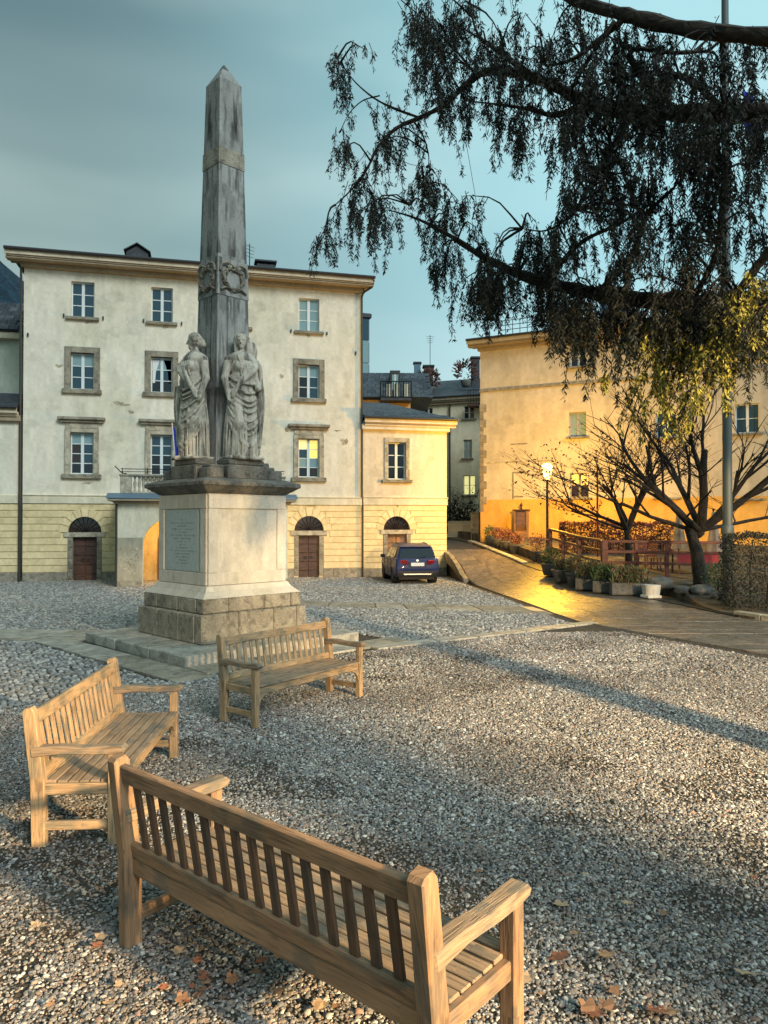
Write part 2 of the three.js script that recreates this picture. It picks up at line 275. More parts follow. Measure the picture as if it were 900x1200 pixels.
// a slab with four given corners (clockwise from above), top at their heights, bevelled by shrinking
function slabGeo(c, th = 0.05, gap = 0.012, b = 0.012) {
  const cx = (c[0][0] + c[1][0] + c[2][0] + c[3][0]) / 4, cz = (c[0][2] + c[1][2] + c[2][2] + c[3][2]) / 4;
  const ins = (p, k, dy) => { const dx = p[0] - cx, dz = p[2] - cz, l = Math.hypot(dx, dz); return [p[0] - dx / l * k, p[1] + dy, p[2] - dz / l * k]; };
  const t = c.map(p => ins(p, gap + b, 0)), m = c.map(p => ins(p, gap, -b)), o = c.map(p => ins(p, gap, -th)), pos = [], q = (a, b2, c2, d) => pos.push(...a, ...b2, ...c2, ...a, ...c2, ...d);
  q(t[0], t[1], t[2], t[3]);
  for (let i = 0; i < 4; i++) { const j = (i + 1) % 4; q(t[j], t[i], m[i], m[j]); q(m[j], m[i], o[i], o[j]); }
  const g = new THREE.BufferGeometry(); g.setAttribute('position', new THREE.Float32BufferAttribute(pos, 3)); g.computeVertexNormals(); return g;
}
function slabs(parent, name, edge0, edge1, s0, s1, rowLen, wide, mats, seed, lift = 0) {   // edge(s) -> [x, y, z]
  const r = rng(seed); let s = s0, k = 0; const dir = Math.sign(s1 - s0);
  while ((s1 - s) * dir > 0.05) {
    const e = dir > 0 ? Math.min(s1, s + rr(rowLen[0], rowLen[1], r)) : Math.max(s1, s - rr(rowLen[0], rowLen[1], r));
    const cuts = [0]; const W = new THREE.Vector3(...edge0(s)).distanceTo(new THREE.Vector3(...edge1(s)));
    while (cuts[cuts.length - 1] < 1) { const n = cuts[cuts.length - 1] + rr(wide[0], wide[1], r) / W; cuts.push(n > 1 - wide[0] * 0.6 / W ? 1 : n); }
    for (let i = 0; i < cuts.length - 1; i++) {
      const P = (t, q) => { const a = edge0(q), b = edge1(q); return [mix(a[0], b[0], t), mix(a[1], b[1], t) + lift, mix(a[2], b[2], t)]; };
      const dy = rr(-0.004, 0.004, r), c = [P(cuts[i], s), P(cuts[i + 1], s), P(cuts[i + 1], e), P(cuts[i], e)].map(p => [p[0], p[1] + dy, p[2]]);
      part(name, uvBox(slabGeo(c), r() * 5, r() * 5), mats[Math.floor(r() * mats.length)], parent); k++;
    }
    s = e;
  }
  return k;
}
slabs(road, 'paving_slab', z => [roadL(z) + 0.02, roadYL(z), z], z => [roadR(z) - 0.02, roadY(z), z], -9, -36, [0.5, 0.95], [0.7, 1.3], [M.road, M.roadB, M.roadC, M.road], 5);
// kerbs of the road
function kerbLine(name, pts, w, h, mat, label) {
  const o = new THREE.Group(); o.name = numbered(name); o.userData = { kind: 'structure', label }; scene.add(o);
  for (let i = 0; i < pts.length - 1; i++) {
    const a = new THREE.Vector3(...pts[i]), b = new THREE.Vector3(...pts[i + 1]), L = a.distanceTo(b), g = bev(L - 0.012, h, w, 0.015);
    const m = part('kerb_stone', uvBox(g, i * 1.7, i), mat, o); m.position.copy(a).lerp(b, 0.5); m.position.y -= h / 2;
    m.quaternion.setFromUnitVectors(new THREE.Vector3(1, 0, 0), b.clone().sub(a).normalize());
  }
  return o;
}
{
  const a = [], b = []; for (let z = -29.6; z > -35.2; z -= 0.8) a.push([roadL(z) - 0.1, roadYL(z) + 0.05, z]);
  kerbLine('road_kerb', a, 0.2, 0.5, M.greyStone, 'stone kerb beside the parked car');
  for (let z = -30.5; z > -41; z -= 0.9) b.push([roadR(z) + 0.1, roadY(z) + 0.1, z]);
  kerbLine('road_kerb', b, 0.24, 0.3, M.trim, 'stone kerb under the right building');
  const c = []; for (let z = -13.2; z > -17.6; z -= 0.8) c.push([roadR(z) + 0.12, roadY(z) + 0.12, z]);
  kerbLine('road_kerb', c, 0.22, 0.3, M.trim, 'pale kerb under the hedge');
}
// garden ground between the road and the right-hand building
{
  const rows = []; for (let z = -8; z >= -44; z -= 0.5) rows.push([roadR(z) + 0.02 + 0.75 * smooth(18, 22, -z), 36, gardenY(z), z]);
  const g = strip(rows, 1.2); struct('garden_ground', g, mapped([0.34, 0.30, 0.22], T_earth, 2.1, T_earthB, 1.3, 0.03));
  const p = []; for (let z = -17; z >= -44; z -= 0.5) p.push([roadR(z) - 0.03, roadR(z) + 0.85, roadY(z) + 0.03, z]);
  struct('pavement', strip(p, 0.8), M.asphalt);
}
// ---------------------------------------------------------------- strips of paving in the square
const sq = (x, z, dy = 0) => [x, squareY(x, z) + dy, z];
function bandOf(name, label, a0, a1, b0, b1, n, wide, seed, mats = [M.paving, M.greyStone], lift = 0.03) {  // edges a0->a1 and b0->b1
  const o = new THREE.Group(); o.name = numbered(name); o.userData = { kind: 'structure', label }; scene.add(o);
  const E = (p, q) => s => sq(mix(p[0], q[0], s / n), mix(p[1], q[1], s / n));
  slabs(o, 'paving_slab', E(a0, a1), E(b0, b1), 0, n, [0.8, 1.4], wide, mats, seed, lift); return o;
}
const MX = -2.87, MZ = -13.15, C45 = Math.SQRT1_2;
const mw = (lx, lz) => [MX + (lx + -lz) * C45 * 1, MZ + (lx + lz) * C45];      // monument frame: local x to the right face, local z to the left face
bandOf('stone_strip', 'pale paving strip running from monument to road', [-0.3, -12.55], [4.5, -16.15], [-0.1, -12.3], [4.6, -15.85], 5.2, [0.3, 0.5], 31, [M.paving]);
bandOf('stone_strip', 'paving strip along the left side of monument', mw(-2.6, 2.35), mw(2.6, 2.35), mw(-2.6, 1.78), mw(2.6, 1.78), 5.2, [0.5, 0.9], 32);
bandOf('stone_strip', 'paving strip along the right side of monument', mw(2.35, 1.76), mw(2.35, -2.4), mw(1.78, 1.76), mw(1.78, -2.4), 4.2, [0.5, 0.9], 33);
bandOf('stone_strip', 'wide paving strip leading away from monument', [-4.9, -14.6], [-14, -15.4], [-5.3, -13.3], [-14, -13.3], 8.6, [0.35, 0.55], 34);
bandOf('stone_strip', 'smooth strip crossing the cobbles near the car', [-3.5, -21.6], [3.9, -19.4], [-3.5, -20.4], [4.05, -17.7], 8, [0.5, 0.8], 35, [M.greyStone, M.paving, M.greyStone]);
// ---------------------------------------------------------------- cobbles and gravel, as real stones
const inBand = (x, z) => {
  const dx = x - MX, dz = z - MZ, lx = (dx + dz) * C45, lz = (-dx + dz) * C45;
  if (Math.abs(lx) < 2.4 && Math.abs(lz) < 2.4) return true;
  if (x > roadL(z) - 0.25 && z < -8.5) return true;
  if (x > -0.4 && x < 4.6) { const t = -12.42 - (x + 0.2) * 0.752; if (Math.abs(z - t) < 0.17) return true; }
  if (x < -4.9 && x > -14 && z < -13.3 && z > -14.6 - (-x - 4.9) * 0.088) return true;
  if (x > -3.5 && x < 4 && z > -21.6 + (x + 3.5) * 0.297 && z < -20.4 + (x + 3.5) * 0.358) return true;
  return false;
};
const isCobble = (x, z) => { const f = (vn(x * 1.3 + 90, z * 1.3 + 90, 512, 8) - 0.5) * 0.9; if (x < -2.0) return z + f < -10 - 0.9 * (x + 2.2); if (x > 0.2) return z + f * 0.4 < -12.5 - 0.752 * x; return z < -12.4; };
function stones(name, label, spots, geo, mat) {
  const m = new THREE.InstancedMesh(geo, mat, spots.length), q = new THREE.Object3D(), c = new THREE.Color(); m.name = name; m.userData = { kind: 'stuff', label, category: 'stones' };
  spots.forEach((s, i) => { q.position.set(s[0], s[1], s[2]); q.rotation.set(s[6], s[7], s[8]); q.scale.set(s[3], s[4], s[5]); q.updateMatrix(); m.setMatrixAt(i, q.matrix); m.setColorAt(i, c.setRGB(...s[9])); });
  scene.add(m); return m;
}
const pebbleGeo = (seed, det = 1) => { const r = rng(seed), g = mergeVertices(new THREE.IcosahedronGeometry(1, det).deleteAttribute('uv').deleteAttribute('normal')), p = g.attributes.position; for (let i = 0; i < p.count; i++) { const k = rr(0.78, 1.12, r); p.setXYZ(i, p.getX(i) * k, p.getY(i) * k, p.getZ(i) * k); } g.computeVertexNormals(); return g; };
const chipGeo = seed => { const r = rng(seed), g = mergeVertices(new THREE.IcosahedronGeometry(1, 0).deleteAttribute('uv').deleteAttribute('normal')), p = g.attributes.position; for (let i = 0; i < p.count; i++) { const k = rr(0.7, 1.2, r); p.setXYZ(i, p.getX(i) * k * 1.15, p.getY(i) * k, p.getZ(i) * k); } const f = g.toNonIndexed(); f.computeVertexNormals(); return f; };
{
  const r = rng(77), tone = (x, z) => {
    const w = vn(x * 0.9 + 40, z * 0.9 + 40, 512, 12), t = r();
    let c = t < 0.34 ? [0.17, 0.17, 0.165] : t < 0.54 ? [0.32, 0.31, 0.28] : t < 0.76 ? [0.22, 0.18, 0.14] : t < 0.84 ? [0.47, 0.46, 0.41] : t < 0.95 ? [0.07, 0.07, 0.07] : [0.22, 0.15, 0.12];
    const k = 1.3 * rr(0.75, 1.15, r) * mix(0.72, 1.05, smooth(0.3, 0.65, w)); return c.map(v => v * k);
  };
  const lists = [[], [], []]; let n = 0;
  const put = (x, z, s) => { lists[n++ % 3].push([x, squareY(x, z) + s * rr(0.05, 0.4, r), z, s * rr(0.75, 1.25, r), s * rr(0.45, 0.75, r), s * rr(0.6, 1.0, r), rr(-0.4, 0.4, r), rr(0, 6.28, r), rr(-0.4, 0.4, r), tone(x, z)]); };
  const bands = [[-2.2, -4.6, 6200, 0.0081], [-4.6, -7, 5000, 0.0088], [-7, -10, 3500, 0.0102], [-10, -14.5, 2000, 0.0128]];
  for (const [z0, z1, den, s] of bands) {
    const area = (z0 - z1) * 2 * (0.56 * -z1 + 0.7), N = Math.floor(area * den);
    for (let i = 0; i < N; i++) {
      const z = rr(z1, z0, r), x = rr(-1, 1, r) * (0.56 * -z1 + 0.7);
      if (Math.abs(x) > 0.56 * -z + 0.7 || inBand(x, z) || isCobble(x, z)) continue;
      const bare = vn(x * 1.7 + 200, z * 1.7 + 200, 512, 4); if (bare < 0.24 && r() < 0.55) continue;
      put(x, z, s * (r() < 0.05 ? rr(1.6, 2.3, r) : rr(0.6, 1.4, r)));
    }
  }
  const mat = std([1, 1, 1], 0.85);
  lists.forEach((l, i) => stones(['gravel', 'gravel_001', 'gravel_002'][i], ['loose grey and tan gravel spread round the benches', 'loose pale gravel spread round the benches', 'loose mixed gravel spread round the benches'][i], l, i === 1 ? pebbleGeo(3 + i, 1) : chipGeo(3 + i), mat));
  const cob = [[], []]; n = 0;
  const lay = (z0, z1, pitch) => { for (let z = z0; z > z1; z -= pitch * 0.92) { const X = 0.57 * -z + 1.6; for (let x = -X; x < X; x += pitch) {
    const a = x + rr(-0.3, 0.3, r) * pitch, b = z + rr(-0.3, 0.3, r) * pitch; if (inBand(a, b) || !isCobble(a, b)) continue;
    if (b < -33.4 + 0 && a < 3) continue;
    const t = r(), c = t < 0.5 ? [0.24, 0.24, 0.225] : t < 0.72 ? [0.40, 0.39, 0.35] : t < 0.9 ? [0.13, 0.13, 0.125] : [0.23, 0.19, 0.145], k = rr(0.8, 1.15, r);
    cob[n++ % 2].push([a, squareY(a, b) + pitch * 0.06, b, pitch * rr(0.42, 0.6, r), pitch * rr(0.22, 0.36, r), pitch * rr(0.34, 0.48, r), rr(-0.15, 0.15, r), rr(0, 6.28, r), rr(-0.15, 0.15, r), c.map(v => v * k)]);
  } } };
  lay(-7, -14, 0.075); lay(-14, -22, 0.085); lay(-22, -36, 0.105);
  cob.forEach((l, i) => stones(['cobbles', 'cobbles_001'][i], ['rounded river cobbles paving the square', 'rounded grey river cobbles paving the square'][i], l, pebbleGeo(20 + i, 1), mat));
  console.log('gravel', lists.map(l => l.length), 'cobbles', cob.map(l => l.length));
}
// ---------------------------------------------------------------- the monument
const mon = thing('obelisk_monument', 'tall grey stone obelisk on an inscribed square pedestal', 'monument', [MX, squareY(MX, MZ), MZ], -Math.PI / 4);
{
  const cube = (name, s, y0, y1, mat, b = 0.03, ox = 0) => { const m = part(name, uvBox(bev(s, y1 - y0, s, b), ox, y0), mat, mon); m.position.y = (y0 + y1) / 2; return m; };
  // base step, of separate big slabs
  const st = new THREE.Group(); st.name = 'step'; mon.add(st);
  [[-1.72, -0.55, -1.72, 1.72], [-0.54, 0.62, -1.72, 1.72], [0.63, 1.72, -1.72, 1.72]].forEach(([a, b, c, d], i) => part('step_slab', uvBox(bspan(a, b, 0.0, 0.19, c, d, 0.02), i, i), M.monumentDark, st));
  st.children.forEach(c => { c.material = mapped([0.60, 0.61, 0.58], T_stone, 1.8, T_stoneB, 0.9, 0.008, 0.65); });
  // plinth courses, of separate blocks per side
  const ring = (nm, s, y0, y1, cuts, mat, core) => {
    const g = new THREE.Group(); g.name = nm; mon.add(g); part('core', span(-s / 2 + 0.2, s / 2 - 0.2, y0 + 0.002, y1 - 0.002, -s / 2 + 0.2, s / 2 - 0.2), mat, g);
    for (let f = 0; f < 4; f++) { const e = [-s / 2, ...cuts, s / 2 - 0.22]; for (let i = 0; i < e.length - 1; i++) { const m = part('block', uvBox(bspan(e[i] + 0.004, e[i + 1] - 0.004, y0, y1, s / 2 - 0.21, s / 2, 0.02), f * 1.3 + i * 0.7, f), mat, g); m.rotation.y = f * Math.PI / 2; } }
  };
  ring('lower_plinth', 2.12, 0.191, 0.66, [-0.35, 0.35], M.monumentDark);
  ring('upper_plinth', 1.98, 0.662, 0.9, [-0.5, 0.2], M.monumentDark);
  const frust = (s0, s1, y0, y1) => { const g = new THREE.CylinderGeometry(s1 * C45, s0 * C45, y1 - y0, 4, 1).toNonIndexed(); g.computeVertexNormals(); return uvBox(g.rotateY(Math.PI / 4).translate(0, (y0 + y1) / 2, 0)); };
  part('base_moulding', [frust(1.97, 1.74, 0.903, 1.0), frust(1.74, 1.63, 1.001, 1.09)], M.monumentPale, mon);
  const die = part('pedestal', uvBox(bev(1.57, 1.52, 1.57, 0.02).translate(0, 1.85, 0)), M.monumentPale, mon);
  // raised frames round a sunk panel on each face, tablet with inscription on the left face
  for (let f = 0; f < 4; f++) {
    const P = new THREE.Group(); P.name = 'panel'; P.rotation.y = f * Math.PI / 2; mon.add(P); const z0 = 0.786, z1 = 0.812;
    part('frame_rail', bspan(-0.78, 0.78, 1.095, 1.3, z0, z1, 0.008), M.monumentPale, P); part('frame_rail', bspan(-0.78, 0.78, 2.36, 2.6, z0, z1, 0.008), M.monumentPale, P);
    part('frame_stile', bspan(-0.78, -0.6, 1.303, 2.357, z0, z1, 0.008), M.monumentPale, P); part('frame_stile', bspan(0.6, 0.78, 1.303, 2.357, z0, z1, 0.008), M.monumentPale, P);
    if (f === 0) {
      const cv = document.createElement('canvas'); cv.width = 512; cv.height = 512; const cx = cv.getContext('2d'); cx.fillStyle = '#c9d2cf'; cx.fillRect(0, 0, 512, 512);
      const r = rng(9); for (let i = 0; i < 2600; i++) { cx.fillStyle = `rgba(${r() < 0.5 ? '90,100,100' : '225,230,226'},${0.05 + 0.06 * r()})`; const a = 2 + 18 * r(); cx.fillRect(512 * r(), 512 * r(), a, a * 0.6); }
      cx.fillStyle = 'rgba(40,52,56,0.85)';
      // fifteen worn lines of capitals, illegible on the stone
      [0.1, 0.84, 0.3, 0.74, 0.36, 0.82, 0.6, 0.32, 0.2, 0.42, 0.82, 0.56, 0.52, 0.26, 0.34].forEach((w, i) => { const y = 78 + i * 26, x1 = 256 + w * 230; let x = 256 - w * 230; while (x < x1) { const lw = 7 + 7 * r(); if (r() > 0.14) { const h = 13, k = Math.floor(r() * 4); cx.globalAlpha = 0.35 + 0.6 * r(); if (k !== 1) cx.fillRect(x, y, 2.6, h); if (k !== 2) cx.fillRect(x + lw - 3, y, 2.6, h); if (k !== 0) cx.fillRect(x, y + (r() < 0.5 ? 0 : 5), lw, 2.4); if (k === 3) cx.fillRect(x, y + h - 2.4, lw, 2.4); } x += lw + 4; } });
      cx.globalAlpha = 1;
      const t = new THREE.CanvasTexture(cv); t.colorSpace = THREE.SRGBColorSpace;
      const g = bspan(-0.53, 0.53, 1.31, 2.34, 0.7865, 0.803, 0.006), p = g.attributes.position, uv = g.attributes.uv; for (let i = 0; i < p.count; i++) uv.setXY(i, (p.getX(i) + 0.53) / 1.06, (p.getY(i) - 1.31) / 1.03);
      const tb = part('tablet', g, std([0.62, 0.66, 0.66], 0.6, { map: t }), P); tb.userData.label = 'inscribed pale marble tablet';
    }
  }
  // cornice
  part('cornice', [frust(1.6, 1.72, 2.612, 2.66), frust(1.74, 1.92, 2.661, 2.73), bspan(-0.99, 0.99, 2.731, 2.81, -0.99, 0.99, 0.015)], M.crust, mon);
  part('cornice_slope', frust(1.94, 1.6, 2.811, 2.87), M.crust, mon);
  // attic with a projecting block under each statue
  const at_ = new THREE.Group(); at_.name = 'attic'; mon.add(at_); part('core', bspan(-0.66, 0.66, 2.86, 3.1, -0.66, 0.66, 0.02), M.crust, at_);
  for (let f = 0; f < 4; f++) { const a = part('statue_base', [bspan(-0.4, 0.4, 2.862, 3.1, 0.5, 0.8, 0.02), bspan(-0.36, 0.36, 3.101, 3.2, 0.36, 0.76, 0.02)], M.crust, at_); a.rotation.y = f * Math.PI / 2; for (const s of [-1, 1]) { const c = part('corner_block', bspan(s * 0.6 - 0.16, s * 0.6 + 0.16, 2.862, 3.04, 0.46, 0.74, 0.02), M.crust, at_); c.rotation.y = f * Math.PI / 2; } }
  // obelisk shaft in courses
  const S = y => mix(0.76, 0.45, (y - 3.05) / (9.9 - 3.05));
  const cuts = [3.05, 4.45, 6.08, 6.74, 8.4, 8.7, 9.93];
  for (let i = 0; i < cuts.length - 1; i++) { const a = cuts[i], b = cuts[i + 1], k = i === 2 || i === 4 ? 0.02 : 0; const g = frust(S(a) + k, S(b) + k, a + 0.002, b - 0.002); const m = part(i === 2 ? 'wreath_band' : i === 4 ? 'upper_band' : 'shaft', uvBox(g, i * 0.77, 0), i === 4 ? M.monumentDark : M.monument, mon); }
  part('pyramid_cap', frust(S(9.93), 0.02, 9.93, 10.32), M.monument, mon);
  // a laurel wreath with ribbons on each face
  const leaf = new THREE.SphereGeometry(1, 6, 4), wl = [], r = rng(4);
  for (let i = 0; i < 54; i++) { const a = i / 54 * Math.PI * 2, R = 0.185 + rr(-0.035, 0.035, r); wl.push(leaf.clone().scale(0.045, 0.016, 0.018).rotateZ(a + Math.PI / 2 + rr(-0.6, 0.6, r)).translate(Math.cos(a) * R, Math.sin(a) * R, rr(0.01, 0.05, r))); }
  wl.push(new THREE.TorusGeometry(0.185, 0.035, 6, 24));
  for (const s of [-1, 1]) { wl.push(tube(curve([[0, 0.2, 0.03], [s * 0.12, 0.25, 0.04], [s * 0.24, 0.22, 0.03], [s * 0.27, 0.1, 0.02]], 8), 0.022, 5)); wl.push(tube(curve([[s * 0.05, -0.2, 0.03], [s * 0.15, -0.17, 0.03], [s * 0.26, -0.22, 0.02]], 6), 0.018, 5)); wl.push(leaf.clone().scale(0.06, 0.05, 0.03).translate(s * 0.09, 0.2, 0.03)); }
  const wg = uvBox(merge(wl));
  for (let f = 0; f < 4; f++) { const a = f * Math.PI / 2, m = part('wreath', wg, M.monumentDark, mon), d = S(6.4) / 2 + 0.012; m.position.set(Math.sin(a) * d, 6.39, Math.cos(a) * d); m.rotation.y = a; }
}
// ---------------------------------------------------------------- the two robed statues
const V3 = (x, y, z) => new THREE.Vector3(x, y, z);
function statueGeo(kind, RES = 128) {
  // local: y up, front +z, +x to the viewer's right; 2.12 m tall
  const mir = kind === 'hood' ? -1 : 1, prims = [], cap = (a, b, r0, r1, k = 0.03) => prims.push({ a: V3(...a), b: V3(...b), r0, r1: r1 ?? r0, k });
  // trunk and head
  cap([0, 1.28, 0], [0.0, 1.6, -0.01], 0.165, 0.19, 0.06); cap([-0.17, 1.63, -0.02], [0.17, 1.63, -0.02], 0.085, 0.085, 0.06);
  cap([-0.085, 1.5, 0.11], [-0.085, 1.5, 0.12], 0.085, 0.085, 0.04); cap([0.085, 1.5, 0.11], [0.085, 1.5, 0.12], 0.085, 0.085, 0.04);
  cap([0, 1.66, -0.02], [0, 1.82, 0.0], 0.066, 0.058, 0.03);
  const hy = kind === 'hood' ? -0.55 : -0.75, ch = Math.cos(hy), sh = Math.sin(hy), H = (x, y, z) => [x * ch + z * sh, 1.93 + y, -x * sh + z * ch + 0.005];
  cap(H(0, 0.045, -0.01), H(0, 0.02, -0.02), 0.112, 0.112, 0.02); cap(H(0, -0.05, 0.035), H(0, -0.085, 0.05), 0.066, 0.046, 0.03);
  cap(H(0, 0.015, 0.098), H(0, -0.028, 0.118), 0.012, 0.017, 0.012); cap(H(-0.03, -0.058, 0.09), H(0.03, -0.058, 0.09), 0.011, 0.011, 0.008); cap(H(-0.05, 0.032, 0.088), H(0.05, 0.032, 0.088), 0.014, 0.014, 0.012);
  // hair: waves round the face and a knot behind
  for (let i = 0; i < 11; i++) { const a = -2.6 + i * 0.52, y = 0.075 + 0.02 * Math.sin(i * 2.3); cap(H(Math.sin(a) * 0.1, y, Math.cos(a) * 0.085 - 0.02), H(Math.sin(a + 0.3) * 0.112, y - 0.05, Math.cos(a + 0.3) * 0.09 - 0.03), 0.032, 0.026, 0.012); }
  cap(H(0, 0.0, -0.12), H(0, -0.04, -0.14), 0.055, 0.05, 0.03);
  if (kind === 'hood') { cap(H(0, 0.12, -0.02), H(0, 0.1, 0.03), 0.045, 0.03, 0.03); for (const s of [-1, 1]) cap(H(s * 0.095, 0.04, 0.0), H(s * 0.09, -0.14, -0.01), 0.032, 0.03, 0.02); }
  // arms (+x arm hangs bare, hand at the hip; -x arm under the cloak)
  const AX = s => s * mir;
  cap([AX(0.215), 1.61, -0.02], [AX(0.285), 1.31, -0.015], 0.072, 0.056, 0.03); cap([AX(0.285), 1.31, -0.015], [AX(0.265), 1.08, 0.06], 0.055, 0.04, 0.02);
  cap([AX(0.265), 1.07, 0.062], [AX(0.255), 0.99, 0.085], 0.044, 0.038, 0.02); for (let i = 0; i < 4; i++) { cap([AX(0.232 + i * 0.018), 0.99, 0.1], [AX(0.236 + i * 0.017), 0.93 + i * 0.006, 0.112], 0.0125, 0.011, 0.006); cap([AX(0.236 + i * 0.017), 0.93 + i * 0.006, 0.112], [AX(0.24 + i * 0.014), 0.9 + i * 0.008, 0.088], 0.011, 0.01, 0.005); } cap([AX(0.225), 1.02, 0.09], [AX(0.212), 0.95, 0.12], 0.014, 0.012, 0.006);
  cap([AX(-0.215), 1.6, -0.02], [AX(-0.28), 1.32, 0.0], 0.085, 0.072, 0.04); if (kind === 'hood') cap([AX(-0.28), 1.32, 0.0], [AX(-0.22), 1.17, 0.16], 0.07, 0.05, 0.03); else cap([AX(-0.28), 1.32, 0.0], [AX(-0.27), 1.06, 0.07], 0.066, 0.05, 0.03);
  if (kind === 'hood') { cap([0.26, 1.52, -0.1], [0.23, 1.86, -0.12], 0.075, 0.1, 0.02); cap([0.235, 1.82, -0.12], [0.225, 1.9, -0.12], 0.11, 0.1, 0.02); cap([0.3, 1.0, 0.0], [0.3, 0.25, -0.02], 0.05, 0.035, 0.03); }
  // legs felt through the robe, feet
  cap([-0.1, 1.05, 0.02], [-0.1, 0.55, 0.13], 0.135, 0.095, 0.05); cap([-0.1, 0.55, 0.13], [-0.1, 0.1, 0.06], 0.09, 0.07, 0.05); cap([0.09, 1.05, 0.0], [0.1, 0.1, 0.02], 0.13, 0.09, 0.05);
  for (const [x, z] of [[-0.12, 0.22], [0.12, 0.17]]) cap([x, 0.045, z - 0.12], [x * 1.15, 0.03, z + 0.04], 0.05, 0.034, 0.015);
  // folds: hanging ones over the skirt, sweeping ones across the body, cloak edge over the shoulder
  const rnd = rng(kind === 'hood' ? 5 : 6), folds = [];
  const fold = (pts, r, n = 9) => { const c = curve(pts, n); for (let i = 0; i < c.length - 1; i++) folds.push({ a: c[i], b: c[i + 1], r0: r, r1: r, k: 0.011 }); };
  const rx = y => (y > 1.05 ? mix(0.2, 0.235, (1.35 - y) / 0.3) : mix(0.235, 0.29, (1.05 - y) / 1.05)), rz = y => (y > 1.05 ? 0.17 : mix(0.18, 0.205, (1.05 - y) / 1.05));
  const on = (th, y, o = 0) => [Math.sin(th) * (rx(y) + o), y, Math.cos(th) * (rz(y) + o)];
  for (let i = 0; i < 40; i++) { const th = -Math.PI + i / 40 * Math.PI * 2 + rr(-0.06, 0.06, rnd), top = rr(0.55, 0.95, rnd), sw = rr(-0.14, 0.14, rnd); fold([on(th + sw, top, -0.02), on(th + sw * 0.4, top * 0.6, 0.004), on(th, 0.03, 0.0)], rr(0.011, 0.022, rnd), 6); }
  for (let i = 0; i < 10; i++) { const y0 = 1.29 - i * 0.075 + rr(-0.02, 0.02, rnd), dip = 0.1 + i * 0.035 + rr(-0.03, 0.05, rnd), k = 0.25 + 0.5 * rnd(); fold([on(mir * 1.55, y0 + 0.04, -0.004), on(mir * 0.8, y0 - dip * 0.55, 0.01), on(-mir * 0.2 * k, y0 - dip * 1.1, 0.016), on(-mir * 0.95, y0 - dip * 0.7, 0.01), on(-mir * 1.6, y0 + 0.02 - i * 0.02, -0.004)], rr(0.013, 0.026, rnd), 12); }
  for (let i = 0; i < 7; i++) { const t = i / 6; fold([[-mir * (0.25 - t * 0.15), 1.7 - t * 0.03, -0.02 + t * 0.07], [-mir * (0.19 - t * 0.18), 1.5 - t * 0.04, 0.185], [mir * (0.0 + t * 0.12), 1.3 - t * 0.05, 0.2], [mir * 0.22, 1.1 - t * 0.1, 0.14]], rr(0.02, 0.03, rnd), 9); }
  for (let i = 0; i < 5; i++) fold([[-mir * (0.27 + 0.012 * i), 1.24 - i * 0.01, -0.03 + i * 0.035], [-mir * (0.285 + 0.012 * i), 0.9, -0.03 + i * 0.038], [-mir * (0.285 + 0.006 * i), 0.5 + i * 0.03, -0.03 + i * 0.036], [-mir * 0.275, 0.12 + (i % 3) * 0.12, -0.02 + i * 0.03]], 0.034, 8);
  if (kind === 'hood') for (let i = 0; i < 5; i++) fold([[0.12 * mir * 0 - mir * (0.1 + i * 0.03), 1.78 - i * 0.02, -0.05], [-mir * (0.23 + i * 0.012), 1.62 - i * 0.01, -0.04 + i * 0.03], [-mir * (0.31), 1.38, -0.05 + i * 0.035], [-mir * 0.3, 1.18, -0.02 + i * 0.035]], 0.034, 8);
  for (let i = 0; i < 5; i++) fold([[-0.13 + i * 0.065, 1.66 - Math.abs(i - 2) * -0.015, 0.11], [-0.1 + i * 0.05, 1.52, 0.195], [-0.09 + i * 0.045, 1.36, 0.165]], 0.012, 6);
  const smin = (a, b, k) => { const h = Math.max(k - Math.abs(a - b), 0) / k; return Math.min(a, b) - h * h * k * 0.25; };
  const bound = q => { const m = Math.max(q.r0, q.r1) + q.k + 0.03; q.lo = q.a.clone().min(q.b).subScalar(m); q.hi = q.a.clone().max(q.b).addScalar(m); q.d = q.b.clone().sub(q.a); q.l2 = Math.max(q.d.lengthSq(), 1e-9); };
  prims.forEach(bound); folds.forEach(bound);
  const field = new Float32Array(RES ** 3), cx = 0, SX = 0.46, SY = 1.14, SZ = 0.34, CY = 1.06, CZ = 0.02;
  const X = i => (i / (RES / 2) - 1) * SX + cx, Y = j => (j / (RES / 2) - 1) * SY + CY, Z = k => (k / (RES / 2) - 1) * SZ + CZ;
  // the robe itself, as an elliptic column, then every limb and fold only inside its own box
  for (let k = 0; k < RES; k++) for (let j = 0; j < RES; j++) for (let i = 0; i < RES; i++) {
    const x = X(i), y = Y(j), z = Z(k); let d = 9;
    if (y < 1.42) { const a = rx(y) - 0.02, c = rz(y) - 0.02, e = (Math.hypot(x / a, z / c) - 1) * Math.min(a, c); d = Math.max(e, -y, y - 1.36); }
    field[k * RES * RES + j * RES + i] = d;
  }
  const idx = (v, C, S) => Math.max(0, Math.min(RES - 1, ((v - C) / S + 1) * RES / 2));
